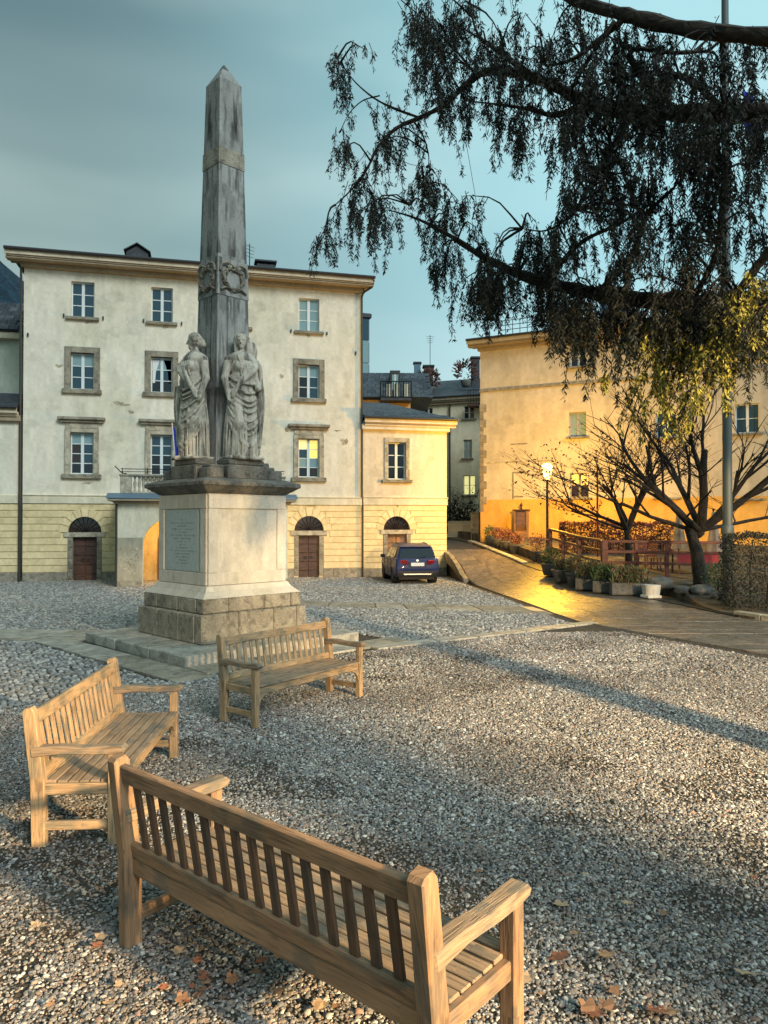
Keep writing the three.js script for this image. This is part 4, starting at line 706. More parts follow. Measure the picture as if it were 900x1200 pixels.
// ---- lower wing on the left, and the taller house behind it
{
  const w = thing('side_wing', 'low wing with dark roof joining the palace on its other side', 'building', OG, A14);
  const u1 = F(22, 560)[0] - 0.02, u0 = u1 - 9, VT = F(11, 475, 0.4)[1], VS0 = F(12, 590)[1], VS1 = F(12, 580)[1], V0 = F(20, 671)[1];
  part('upper_wall', wallGeo(u0, u1, VS1, VT - 0.2, []), M.cream, w); part('string_course', bspan(u0, u1, VS0, VS1 - 0.001, -0.3, 0.06, 0.012), M.band, w);
  rustic(w, u0, u1, V0, VS0 - 0.002, 0.277, [], M.ochreStone, 10); part('base_block', bspan(u0, u1, -0.5, V0, -0.038, 0.03, 0.02), M.greyStone, w);
  eave(w, u0, u1, VT, 0.4, M.slateDark, { back: 3.2, rise: 0.75, seed: 16, rows: 4, l: 0, r: 0, slate: 0.4, hip: [0, 0] });
  const h = thing('old_house', 'taller house with slate roof behind the low wing', 'building', OG, A14), z = -4.2, e = F(11, 386, z + 0.4)[1], U1 = F(24.5, 420, z)[0];
  part('wall', wallGeo(U1 - 9, U1, -0.4, e - 0.2, [], 0.4, z), M.tealWall, h); part('fascia', bspan(U1 - 9, U1, e - 0.4, e - 0.1, z, z + 0.35, 0.02), M.fascia, h);
  const rise = F(11, 355, z - 2.2)[1] - e, rf = part('roof', uvBox(extr(poly([[0.45, 0], [-2.2, rise], [-5, 0]]), 9).rotateY(Math.PI / 2).scale(1, 1, -1).translate(U1 - 9, e - 0.08, z)), M.slate, h); rf.geometry.computeVertexNormals();
  const r = rng(6); for (let k = 0; k < 6; k++) for (let x = 0; x < 8; x++) { const m = part('slate', uvBox(bev(0.4, 0.04, 0.55, 0.01), r(), r()), r() < 0.5 ? M.slate : M.slateDark, rf), t = k / 6; m.position.set(U1 - 0.25 - x * 0.42 - (k % 2) * 0.2, mix(e, e + rise, t + 0.08) + 0.0, z + mix(0.45, -2.2, t + 0.08)); m.rotation.x = Math.atan2(rise, 2.65); }
}
// ---- porch with balcony before the palace
{
  const PZ = 4.3, o = thing('entrance_porch', 'arched entrance porch with stone balustrade, lit orange inside', 'porch', OG, A14), G = (x, y, off = PZ) => F(x, y, off);
  const u0 = G(137, 640)[0], u1 = G(337, 640)[0], VR = G(160, 586)[1], vb = squareY(-8, -27) - OY - 0.25, vSt = G(150, 681)[1], vGr = G(150, 630)[1];
  const aL = G(167.5, 630)[0], R = 0.98, cA = aL + R, cB = u0 + u1 - cA, vs = G(180, 608)[1] - R;
  const arch = c => { const p = new THREE.Path(); p.moveTo(c - R, vb - 0.2); p.lineTo(c + R, vb - 0.2); p.lineTo(c + R, vs); p.absarc(c, vs, R, 0, Math.PI, false); p.closePath(); return p; };
  const sh = poly([[u0, vb - 0.3], [u1, vb - 0.3], [u1, VR - 0.12], [u0, VR - 0.12]]); sh.holes.push(arch(cA), arch(cB));
  part('front_wall', uvBox(extr(sh, 0.45, 0, 18).translate(0, 0, PZ - 0.45)), M.porchWall, o);
  part('side_wall', span(u0, u0 + 0.4, vb - 0.3, VR - 0.12, 0.1, PZ - 0.46), M.porchWall, o); part('side_wall', span(u1 - 0.4, u1, vb - 0.3, VR - 0.12, 0.1, PZ - 0.46), M.porchWall, o);
  part('ceiling', span(u0 + 0.41, u1 - 0.41, VR - 0.36, VR - 0.13, 0.1, PZ - 0.46), M.porchWall, o); part('floor', span(u0 + 0.41, u1 - 0.41, vb - 0.3, vb + 0.06, 0.1, PZ - 0.02), M.greyStone, o);
  part('inner_wall', span(u0 + 0.41, u1 - 0.41, vb + 0.07, VR - 0.37, 0.1, 0.2), mapped([0.8, 0.7, 0.5], T_plaster, 3, null, 1, 0), o);
  for (const c of [F(185.5, 640, 0.3)[0] - 0.1, cB]) { const ds = new THREE.Shape(); ds.moveTo(c + 0.1, vb); ds.lineTo(c + 1.3, vb); ds.lineTo(c + 1.3, vs); ds.absarc(c + 0.7, vs, 0.6, 0, Math.PI, false); ds.closePath(); const d = part('inner_door', uvBox(extr(ds, 0.1, 0, 10).translate(0, 0.06, 0.21)), M.doorWood, o); part('glass', span(c + 0.25, c + 0.62, vb + 1.0, vs + 0.1, 0.315, 0.33), M.paneCurtain, d); }
  // grey rendered lower wall with flaking white, stone foot
  part('grey_dado', bspan(u0 - 0.015, aL - 0.01, vSt, vGr, PZ - 0.2, PZ + 0.02, 0.006), M.porchGrey, o); part('foot_block', bspan(u0 - 0.04, aL - 0.01, vb - 0.3, vSt - 0.002, PZ - 0.2, PZ + 0.05, 0.02), M.greyStone, o); part('foot_block', bspan(cA + R + 0.01, cB - R - 0.01, vb - 0.3, vSt, PZ - 0.2, PZ + 0.05, 0.02), M.greyStone, o); part('foot_block', bspan(cB + R + 0.01, u1 + 0.04, vb - 0.3, vSt, PZ - 0.2, PZ + 0.05, 0.02), M.greyStone, o);
  const rs = rng(33); for (let k = 0; k < 60; k++) { const c = G(rr(139, 165, rs), 640 + 34 * Math.pow(rs(), 0.8)), q = [], s = rr(0.02, 0.07, rs); if (c[0] > aL - 0.12 || c[0] < u0 + 0.1 || c[1] < vSt + 0.1) continue; for (let i = 0; i < 9; i++) { const a = i / 9 * 6.283, z = rr(0.35, 1.2, rs); q.push([c[0] + Math.cos(a) * s * z, c[1] + Math.sin(a) * s * z]); } part('flaked_patch', uvBox(extr(poly(q), 0.002).translate(0, 0, PZ + 0.0205 + k * 0.0003)), M.trim, o); }
  // lead roof edge
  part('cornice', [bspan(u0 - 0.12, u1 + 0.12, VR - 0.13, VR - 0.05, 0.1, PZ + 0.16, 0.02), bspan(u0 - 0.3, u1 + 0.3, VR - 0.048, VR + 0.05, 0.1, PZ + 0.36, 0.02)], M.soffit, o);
  const ls = poly([[0.02, VR + 0.051], [PZ + 0.4, VR + 0.051], [PZ + 0.4, VR + 0.09], [PZ - 0.1, VR + 0.26], [0.02, VR + 0.26]]); part('lead_roof', uvBox(extr(ls, u1 - u0 + 0.7).rotateY(-Math.PI / 2).translate(u1 + 0.35, 0, 0)), M.lead, o);
  pipe(o, u0 - 0.02, vb, VR - 0.15, PZ + 0.03, M.pipe, 0.045);
  // balustrade
  const v0 = VR + 0.262, v1 = G(160, 556, PZ - 0.35)[1], zb = PZ - 0.3, bp = [[0.035, 0], [0.05, 0.02], [0.04, 0.06], [0.028, 0.1], [0.055, 0.24], [0.06, 0.32], [0.035, 0.45], [0.028, 0.52], [0.05, 0.56], [0.05, 0.6]].map(([r, y]) => [r, y / 0.6 * (v1 - v0 - 0.16)]), bg = lathe(bp, 8);
  part('balcony_foot', bspan(u0 + 0.08, u1 - 0.08, v0, v0 + 0.07, zb - 0.12, zb + 0.12, 0.01), M.trim, o); part('handrail', bspan(u0 + 0.05, u1 - 0.05, v1 - 0.09, v1, zb - 0.14, zb + 0.14, 0.02), M.trimDark, o);
  for (const x of [u0 + 0.08, (u0 + u1) / 2 - 0.2, u1 - 0.48]) part('pier', bspan(x, x + 0.4, v0 + 0.071, v1 - 0.091, zb - 0.12, zb + 0.12, 0.01), M.trim, o);
  for (let x = u0 + 0.6; x < u1 - 0.55; x += 0.155) { if (Math.abs(x - (u0 + u1) / 2) < 0.28) continue; const b = part('baluster', bg, M.trim, o); b.position.set(x, v0 + 0.07, zb); }
  const rl = v1 + 0.2; part('top_bar', tube([[u0 + 0.1, rl, zb], [u1 - 0.1, rl, zb]], 0.016, 5), M.iron, o); part('top_bar', tube([[u0 + 0.1, rl - 0.1, zb], [u1 - 0.1, rl - 0.1, zb]], 0.012, 5), M.iron, o);
  for (let x = u0 + 0.15; x < u1; x += 0.9) part('bar_post', tube([[x, v1, zb], [x, rl + 0.03, zb]], 0.016, 5), M.iron, o);
  part('bar_scroll', tube(curve([[u0 - 0.12, rl + 0.1, zb], [u0 + 0.0, rl - 0.02, zb], [u0 + 0.12, rl - 0.14, zb], [u0 + 0.3, v1 + 0.02, zb]], 8), 0.02, 5), M.iron, o);
  // ceiling lantern inside
  const wp = o.localToWorld(V3(cA + 0.35, VR - 0.8, PZ * 0.5)), la = thing('porch_lantern', 'small glowing lantern hanging inside the porch', 'lantern', [wp.x, wp.y, wp.z]);
  part('globe', new THREE.SphereGeometry(0.11, 14, 10), std([0.9, 0.6, 0.3], 0.4, { emissive: lin(1, 0.5, 0.1), emissiveIntensity: 3 }), la); part('cord', tube([[0, 0.11, 0], [0, 0.4, 0]], 0.012, 5), M.iron, la);
  const pl = new THREE.PointLight(lin(1, 0.52, 0.12), 11, 0, 2); pl.castShadow = true; pl.shadow.radius = 5; pl.position.copy(wp); scene.add(pl);
  // flag on the balcony
  const fp = o.localToWorld(V3(G(212, 540)[0], v1 - 0.2, zb + 0.1)), fl = thing('flag', 'deep blue flag hanging from the porch balcony beside statue', 'flag', [fp.x, fp.y, fp.z], A14);
  part('pole', tube([[-0.1, -0.4, 0], [-0.32, 2.1, 0.5]], 0.022, 6), M.white, fl);
  const g = new THREE.PlaneGeometry(0.6, 1.5, 14, 18), p = g.attributes.position; for (let i = 0; i < p.count; i++) { const x = p.getX(i) + 0.25, y = 0.75 - p.getY(i); const t = y / 1.5; p.setXYZ(i, -0.3 + 0.03 + x * mix(0.15, 0.9, t) + t * 0.1, 1.95 - y - x * 0.5 * t, 0.45 - t * 0.3 + 0.06 * Math.sin(x * 26 + t * 2) * t); } g.computeVertexNormals(); part('cloth', g, std([0.02, 0.03, 0.30], 0.8, { side: THREE.DoubleSide }), fl);
}
// ---------------------------------------------------------------- the building on the right
const RA = -26.4 * Math.PI / 180, RC = at(563, 636, 40);
const rightB = thing('corner_building', 'tall cream building with ochre base and quoined corner beside the road', 'building', [RC.x, 0.3, RC.z], RA), RB = onPlane(rightB);
{
  const b = rightB, U1 = 30, VT = RB(640, 386, 0.7)[1], vS = RB(620, 453)[1], vD = RB(620, 585)[1];
  const wins = [], add = (x0, y0, x1, y1, o) => { const a = RB(x0, y1), c = RB(x1, y0), w = [a[0], c[0], a[1], c[1]]; wins.push(w); windowAt(b, w, { z: -0.14, rows: 2, ...o, sill: [w[0] - 0.15, w[1] + 0.15, w[2] - 0.12, w[2] - 0.001] }); };
  const B = M.paneBlue, D = M.paneDark;
  add(667, 482, 687, 512, { pane: () => M.paneCurtain, frame: std([0.32, 0.30, 0.36], 0.7) });
  add(668, 554, 690, 583, { pane: (i) => i ? M.paneLit : M.paneWarm, frame: M.trimDark });
  add(769, 482, 793, 513, { pane: () => B }); add(769, 552, 793, 583, { pane: () => D }); add(862, 472, 890, 508, { pane: () => B }); add(862, 550, 890, 584, { pane: () => D });
  add(668, 403, 687, 430, { pane: () => D }); add(769, 395, 793, 424, { pane: () => D }); add(862, 388, 890, 420, { pane: () => D });
  part('upper_wall', wallGeo(0, U1, vD, VT - 0.3, wins.map(w => rectHole(...w))), M.rightWall, b); part('inner_wall', span(0.2, U1, vD, VT - 0.4, -1.1, -1), M.gutter, b);
  part('ochre_base', bspan(0, U1, -1.2, vD - 0.001, -0.4, 0.012, 0.006), M.dado, b); part('side_wall', span(0.0, 0.4, -1.2, VT - 0.3, -10, -0.41), M.rightWall, b);
  part('string_course', bspan(-0.04, U1, vS - 0.1, vS + 0.06, -0.05, 0.06, 0.012), M.trimDark, b);
  part('string_course', bspan(0.35, RB(648, 541)[0], RB(600, 542)[1], RB(600, 540.5)[1], -0.02, 0.015, 0.004), M.trim, b);
  eave(b, 0, U1, VT, 0.7, M.slateDark, { back: 11, rise: 1.4, seed: 25, rows: 1, l: 0.55, r: 0, hip: [1, 0], slate: 0.7 });
  // quoins
  const q0 = RB(566, 600)[1], q1 = RB(566, 474)[1], n = 14; for (let i = 0; i < n; i++) { const w = i % 2 ? 0.36 : 0.2; part('quoin', uvBox(bspan(-0.03, w, mix(q0, q1, i / n) + 0.006, mix(q0, q1, (i + 1) / n) - 0.006, -0.3, 0.035, 0.012), i, i), M.greyStone, b); }
  // scars of walled-up openings
  const sc = (x0, y0, x1, y1) => { const a = RB(x0, y1), c = RB(x1, y0); part('wall_scar', bspan(a[0], c[0], a[1], c[1], -0.02, 0.006, 0.002), M.trimDark, b); };
  sc(598, 519, 618, 521.5); sc(600, 552.5, 614, 555); sc(600, 555, 602, 586); sc(602, 581, 613, 583);
  // roof terrace rail, chimneys
  const rt = thing('terrace_railing', 'roof terrace railing on the corner building', 'railing', [0, 0, 0], RA); rt.position.copy(b.localToWorld(V3(RB(584, 390, -0.5)[0], VT + 0.2, -0.5)));
  for (const y of [0.35, 0.6, 0.85]) part('rail', tube([[0, y, 0], [3.2, y, 0]], 0.02, 5), M.gutter, rt); for (let x = 0; x <= 3.2; x += 0.4) part('post', tube([[x, -0.2, 0], [x, 0.88, 0]], 0.02, 5), M.gutter, rt);
  for (const [px, py, lab] of [[709, 345, 'square pale chimney with cap on the corner building'], [600, 385, 'tiny vent pipe on the corner building roof']]) { const c = thing('roof_chimney', lab, 'chimney', [0, 0, 0], RA), k = px > 650 ? 1 : 0.3; c.position.copy(b.localToWorld(V3(RB(px, py, -3)[0], VT, -3))); part('stack', box(0.5 * k, 2.0 * k + 0.5, 0.5 * k, 0, 0.8 * k, 0), M.lead, c); part('cap', bspan(-0.36 * k, 0.36 * k, 1.8 * k + 0.26, 2.0 * k + 0.3, -0.36 * k, 0.36 * k, 0.02), M.slateDark, c); }
  // cabinet against the wall
  const cp = b.localToWorld(V3(RB(611, 640, 0.4)[0], 0, 0.4)); const cb = thing('wall_cabinet', 'wooden glazed cabinet standing against the ochre wall', 'cabinet', [cp.x, roadY(cp.z) + 0.03, cp.z], RA);
  part('case', [bspan(-0.36, 0.36, 0, 0.7, -0.15, 0.15, 0.02), bspan(-0.36, -0.28, 0.701, 1.75, -0.15, 0.15, 0.01), bspan(0.28, 0.36, 0.701, 1.75, -0.15, 0.15, 0.01), bspan(-0.28, 0.28, 0.701, 1.75, -0.15, -0.1, 0.01)], M.doorPale, cb); part('roof', bspan(-0.44, 0.44, 1.752, 1.82, -0.2, 0.22, 0.02), M.doorWood, cb); part('glass', span(-0.279, 0.279, 0.72, 1.74, 0.1, 0.11), phy([0.9, 0.9, 0.9], 0.05, { transmission: 1, thickness: 0 }), cb);
  part('ornament', [lathe([[0.0, 0], [0.06, 0.02], [0.03, 0.1], [0.08, 0.2], [0.02, 0.34], [0, 0.36]], 8).translate(0, 1.82, 0)], M.iron, cb);
}
// ---------------------------------------------------------------- houses in the gap behind
{
  const a2 = -20 * Math.PI / 180, p = at(483, 600, 56), h = thing('background_house', 'cream house with slate roof seen between the two big buildings', 'building', [p.x, 0.8, p.z], a2), H = onPlane(h);
  const VT = H(523, 464, 0.3)[1], U1 = 16, U0 = -1.0, wins = [];
  const add = (x0, y0, x1, y1, o = {}) => { const a = H(x0, y1), c = H(x1, y0), w = [a[0], c[0], a[1], c[1]]; wins.push(w); windowAt(h, w, { rows: 2, z: -0.1, ...o, sill: [w[0] - 0.15, w[1] + 0.15, w[2] - 0.12, w[2] - 0.001] }); };
  add(497, 478, 507, 494, { pane: (i, s) => s ? M.paneWarm : M.paneDark }); add(543.5, 475, 556, 491, { pane: () => M.paneDark }); add(543, 515, 553, 537, { pane: () => M.paneCurtain, frame: M.trim }); add(543, 557, 557, 580, { pane: (i) => M.paneLitSoft });
  part('wall', wallGeo(U0, U1, -1, VT - 0.1, wins.map(w => rectHole(...w))), M.farWall, h); part('inner_wall', span(U0 + 0.1, U1, -1, VT - 0.3, -1, -0.9), M.gutter, h); part('side_wall', span(U0, U0 + 0.35, -1, VT - 0.1, -7, -0.41), M.farWall, h);
  eave(h, U0, U1, VT, 0.45, M.slate, { back: 9, rise: 2.0, seed: 45, rows: 6, l: 0.3, r: 0, slate: 0.5, hip: [0, 0] });
  pipe(h, H(527.5, 500)[0], -1, VT - 0.3, 0.1, M.pipe, 0.06);
  // little balcony with iron rail
  const bl = H(551, 478)[0], bv = H(551, 477)[1]; part('balcony', bspan(bl, bl + 3, bv - 0.1, bv + 0.1, 0, 0.9, 0.02), M.doorWood, h); for (let i = 0; i < 14; i++) part('baluster', tube([[bl + 0.05 + i * 0.2, bv + 0.1, 0.85], [bl + 0.05 + i * 0.2, bv + 1.1, 0.85]], 0.018, 4), M.iron, h); part('handrail', tube([[bl, bv + 1.1, 0.85], [bl + 2.9, bv + 1.1, 0.85]], 0.03, 5), M.iron, h);
  const W = (px, py, off) => { const q = H(px, py, off); return h.localToWorld(V3(q[0], q[1], off)); };
  const a = W(504, 436, -2); antenna(a.x, a.y - 0.4, a.z, 3.3, 'tall television antenna on the background roofs');
  for (const [x, y0, y1, w, lab, m] of [[489, 446, 427, 0.5, 'round metal flue on the background roof', M.lead], [502, 446, 431, 0.7, 'brick chimney under the tall antenna', M.doorWood], [557, 442, 421, 0.6, 'dark chimney beside the corner building', M.slateDark]]) { const c = W(x, y0, -2), t = W(x, y1, -2); const o = thing('roof_chimney', lab, 'chimney', [c.x, c.y - 0.8, c.z]); part('stack', box(w, t.y - c.y + 0.8, w, 0, (t.y - c.y + 0.8) / 2, 0), m, o); part('cap', bspan(-w * 0.65, w * 0.65, t.y - c.y + 0.801, t.y - c.y + 0.95, -w * 0.65, w * 0.65, 0.02), M.slateDark, o); }
  // roof-terrace shrubs in tubs
  const r = rng(71); [[494, 452, 0.75], [503, 452, 1.0], [546, 444, 1.1]].forEach(([x, y, s], k) => { const c = W(x, y, -0.7), o = thing('roof_shrub', ['green shrub in a tub on the roof terrace', 'reddish shrub in a tub below the tall antenna', 'reddish shrub by the balcony with iron rail'][k], 'shrub', [c.x, c.y - 0.6, c.z]); part('tub', lathe([[0, 0], [0.3, 0], [0.4, 0.5], [0, 0.5]], 10), M.pot, o); const L = []; for (let i = 0; i < 260; i++) { const d = V3(rr(-1, 1, r), rr(-0.6, 1, r), rr(-1, 1, r)).normalize(); L.push({ p: d.clone().multiplyScalar(s * rr(0.4, 0.8, r)).add(V3(0, 0.5 + s * 0.6, 0)), d: d.add(V3(0, 0.3, 0)), l: 0.28, w: 0.14, c: k === 0 ? [0.05, 0.09, 0.03] : [0.13, 0.045, 0.035] }); } part('foliage', leafMesh(L), M.leaf, o); });
}
{
  // slate-roofed house with dormer and roof balcony, right behind the wing
  const p = at(424, 600, 50), h = thing('background_house', 'old house with slate roof, dormer and iron roof balcony', 'building', [p.x, 0.5, p.z], 0.02), H = onPlane(h), U0 = -4, U1 = H(481, 480)[0], VT = H(450, 466, 0.3)[1], VR = H(450, 438, -3.4)[1];
  part('wall', wallGeo(U0, U1, -1, VT - 0.1, []), mapped([0.8, 0.5, 0.18], T_plaster, 4, null, 1, 0), h);
  const rf = part('roof', uvBox(extr(poly([[0.4, VT], [-3.4, VR], [-8, VT]]), U1 + 1.5 - U0).rotateY(-Math.PI / 2).translate(U1 + 1.5, 0, 0)), M.slate, h);
  const r = rng(61), sl = Math.atan2(VR - VT, 3.8); for (let k = 0; k < 8; k++) for (let x = U0; x < U1 + 1; x += 0.55) { const m = part('slate', uvBox(bev(0.53, 0.05, 0.6, 0.01), r() * 2, r() * 2), [M.slate, M.slateDark, M.slate][Math.floor(r() * 3)], rf); const t = (k + 0.5) / 8; m.position.set(x + (k % 2) * 0.25, mix(VT, VR, t) + 0.04, mix(0.4, -3.4, t)); m.rotation.x = sl; }
  const d0 = H(457, 470, -0.6), d1 = H(469, 434, -0.6); const dm = part('dormer', [bspan(d0[0], d1[0], VT, d1[1], -3, -0.6, 0.03)], M.slateDark, h); part('dormer_window', span(d0[0] + 0.14, d1[0] - 0.14, VT + 0.6, d1[1] - 0.3, -0.6, -0.57), M.paneCurtain, dm); part('dormer_frame', [span((d0[0] + d1[0]) / 2 - 0.05, (d0[0] + d1[0]) / 2 + 0.05, VT + 0.6, d1[1] - 0.3, -0.57, -0.54)], M.frame, dm);
  const s0 = H(446, 466, 1.0), s1 = H(482, 447, 1.0); part('balcony_floor', bspan(s0[0], s1[0], s0[1] - 0.2, s0[1], -0.6, 1.05, 0.02), M.slateDark, h);
  for (let i = 0; i <= 12; i++) { const x = mix(s0[0], s1[0], i / 12); part('balcony_bar', tube([[x, s0[1], 1], [x, s1[1], 1]], i % 3 ? 0.02 : 0.04, 4), M.iron, h); } part('balcony_rail', tube([[s0[0], s1[1], 1], [s1[0], s1[1], 1]], 0.04, 5), M.iron, h);
  for (const x of [0.2, 0.45, 0.78]) part('balcony_screen', span(mix(s0[0], s1[0], x), mix(s0[0], s1[0], x + 0.15), s0[1] + 0.1, s1[1] - 0.15, 0.94, 0.96), M.tealWall, h);
  const tp = at(424, 600, 110), t = thing('glass_tower', 'slim glass tower block behind the palace', 'tower', [tp.x, 0, tp.z], 0.35), T = onPlane(t), top = T(430, 373)[1], u1 = T(432.5, 400)[0];
  part('core', span(u1 - 8, u1, -1, top, -8, -0.1), M.paneCurtain, t); part('roof_slab', bspan(u1 - 8.3, u1 + 0.35, top, top + 0.7, -8.3, 0.3, 0.1), M.slateDark, t);
  for (let i = 0; i < 9; i++) for (let k = 0; k < 4; k++) part('glass_panel', bspan(u1 - (k + 1) * 1.3 + 0.06, u1 - k * 1.3 - 0.06, top - (i + 1) * 3.4 + 0.12, top - i * 3.4 - 0.12, -0.1, 0, 0.02), (i + k) % 3 ? M.paneCurtain : M.paneBlue, t);
  for (let i = 0; i < 9; i++) for (let k = 0; k < 5; k++) part('glass_panel', bspan(u1, u1 + 0.08, top - (i + 1) * 3.4 + 0.12, top - i * 3.4 - 0.12, -(k + 1) * 1.5 + 0.1, -k * 1.5 - 0.1, 0.02), M.paneDark, t);
}
// far hill, distance haze put into its blue colour
{ const g = new THREE.PlaneGeometry(760, 300, 90, 40).rotateX(-Math.PI / 2), p = g.attributes.position; for (let i = 0; i < p.count; i++) { const x = p.getX(i), z = p.getZ(i); const k = Math.max(0, 1 - Math.hypot(x / 300, z / 150)); p.setY(i, 330 * k * (0.8 + 0.4 * fbm(x / 760 + 0.5, z / 300 + 0.5, 8, 5, 7)) - 4); } g.computeVertexNormals(); uvBox(g); const m = struct('hill', g, M.hill); m.position.set(-400, 0, -560); m.userData.label = 'wooded hill behind the houses, coloured with blue haze'; }
// ---------------------------------------------------------------- garden: wall, gate pillar, plants
function leafBall(r, n, c, rad, sz, col, sq = 1) { const L = []; for (let i = 0; i < n; i++) { const d = V3(rr(-1, 1, r), rr(-1, 1, r), rr(-1, 1, r)); if (d.lengthSq() > 1) { i--; continue; } const q = d.clone(); q.multiplyScalar(rad * (0.55 + 0.45 * r())); q.y *= sq; const k = rr(0.6, 1.3, r), cc = Array.isArray(col[0]) ? col[Math.floor(r() * col.length)] : col; L.push({ p: q.add(c), d: d.add(V3(rr(-0.6, 0.6, r), rr(-0.3, 0.9, r), rr(-0.6, 0.6, r))), l: sz * rr(0.7, 1.4, r), w: sz * rr(0.35, 0.6, r), c: cc.map(v => v * k) }); } return L; }
{
  const r = rng(91);
  // low pale wall with upright slats at the bend of the road, pillar beside it
  const p0 = at(525, 633, 46), p1 = at(554, 634, 43), w = thing('garden_wall', 'low pale wall of upright slats at the bend of road', 'wall', [0, 0, 0]);
  const n = 15; for (let i = 0; i < n; i++) { const q = p0.clone().lerp(p1, (i + 0.5) / n), m = part('slat', bev(0.1, 1.35, 0.06, 0.01), M.band, w); m.position.set(q.x, 1.5, q.z); } part('rail', tube([[p0.x, 1.95, p0.z - 0.06], [p1.x, 1.95, p1.z - 0.06]], 0.05, 5), M.band, w); { const m = part('wall_foot', bev(p0.distanceTo(p1) + 0.3, 0.7, 0.2, 0.02), M.band, w); m.position.copy(p0).lerp(p1, 0.5); m.position.y = 1.05; m.rotation.y = Math.atan2(-(p1.z - p0.z), p1.x - p0.x); }
  const pp = at(558, 634, 42), pl = thing('gate_pillar', 'square stone pillar at end of the slatted wall', 'pillar', [pp.x, 0.8, pp.z], RA); part('shaft', bspan(-0.24, 0.24, 0, 1.75, -0.24, 0.24, 0.02), M.trim, pl); part('cap', bspan(-0.29, 0.29, 1.751, 1.86, -0.29, 0.29, 0.02), M.trimDark, pl);
  const hp = at(538, 600, 47.5), hd = thing('dark_hedge', 'dark evergreen hedge above the slatted wall', 'hedge', [hp.x, 1.0, hp.z]); { const L = []; for (let i = 0; i < 1500; i++) L.push({ p: V3(rr(-0.9, 1.0, r), rr(0.2, 2.3, r) * (0.8 + 0.3 * Math.sin(i)), rr(-0.5, 0.5, r)), d: V3(rr(-1, 1, r), rr(-0.2, 1, r), rr(-1, 1, r)), l: 0.22, w: 0.1, c: [0.03 * rr(0.6, 1.4, r), 0.045 * rr(0.6, 1.3, r), 0.022] }); part('foliage', leafMesh(L), M.leaf, hd); part('stem', tube([[0, -0.4, 0], [0, 1, 0]], 0.06, 5), M.barkDark, hd); }
}
// trees made of a trunk and limbs that fork
function growTree(name, label, pos, o) {
  const r = rng(o.seed), t = thing(name, label, 'tree', pos), tips = [];
  const grow = (p, d, len, rad, lev, out) => {
    const pts = [p.clone()], rs = [rad], n = 5; let q = p.clone(), e = d.clone(); for (let i = 1; i <= n; i++) { e.add(V3(rr(-1, 1, r), rr(-0.6, 1, r) * (o.up ?? 0.6), rr(-1, 1, r)).multiplyScalar(o.bend ?? 0.16)).normalize(); q = q.clone().addScaledVector(e, len / n); pts.push(q); rs.push(rad * mix(1, o.taper ?? 0.55, i / n)); }
    out.push(tube(pts, rs, lev < 1 ? 9 : lev < 3 ? 6 : 4)); const er = rad * (o.taper ?? 0.55);
    if (lev >= o.levels) { tips.push([q, e]); return; }
    const k = lev === 0 ? 0 : (o.forks ?? 3); for (let i = 0; i < k; i++) { const f = rr(0.35, 1, r), at0 = pts[Math.min(n, Math.max(1, Math.round(f * n)))], a = rr(0, 6.283, r), s = rr(o.spread?.[0] ?? 0.35, o.spread?.[1] ?? 0.8, r), side = new THREE.Vector3(Math.cos(a), rr(-0.2, 0.5, r), Math.sin(a)); grow(at0, e.clone().multiplyScalar(Math.cos(s)).addScaledVector(side, Math.sin(s)).normalize(), len * rr(0.55, 0.85, r), Math.max(er * rr(0.6, 0.85, r), 0.005), lev + 1, out); if (lev >= 1) tips.push([at0, e]); }
  };
  const tr = []; grow(V3(0, -0.1, 0), V3(...(o.lean ?? [0, 1, 0])).normalize(), o.trunk + 0.1, o.r, 0, tr); part('trunk', merge(tr), o.mat ?? M.bark, t);
  for (const [h, az, el, len, rad] of o.limbs) { const l = []; const base = V3(...(o.lean ?? [0, 1, 0])).normalize().multiplyScalar(h); grow(base, V3(Math.cos(az) * Math.cos(el), Math.sin(el), Math.sin(az) * Math.cos(el)), len, rad, 1, l); part('limb', merge(l), o.mat ?? M.bark, t); }
  if (o.leaves) { const L = []; tips.forEach(([p, d]) => { const n = o.leaves; for (let i = 0; i < n; i++) if (r() < (o.leafP ?? 1)) L.push({ p: p.clone().add(V3(rr(-1, 1, r), rr(-1, 1, r), rr(-1, 1, r)).multiplyScalar(o.ls ?? 0.15)), d: V3(rr(-1, 1, r), rr(-1, 0.4, r), rr(-1, 1, r)), l: o.ll ?? 0.08, w: (o.ll ?? 0.08) * 0.6, c: o.lc.map(v => v * rr(0.6, 1.3, r)) }); }); if (L.length) part('leaves', leafMesh(L), M.leaf, t).userData.kind = 'stuff'; }
  return t;
}
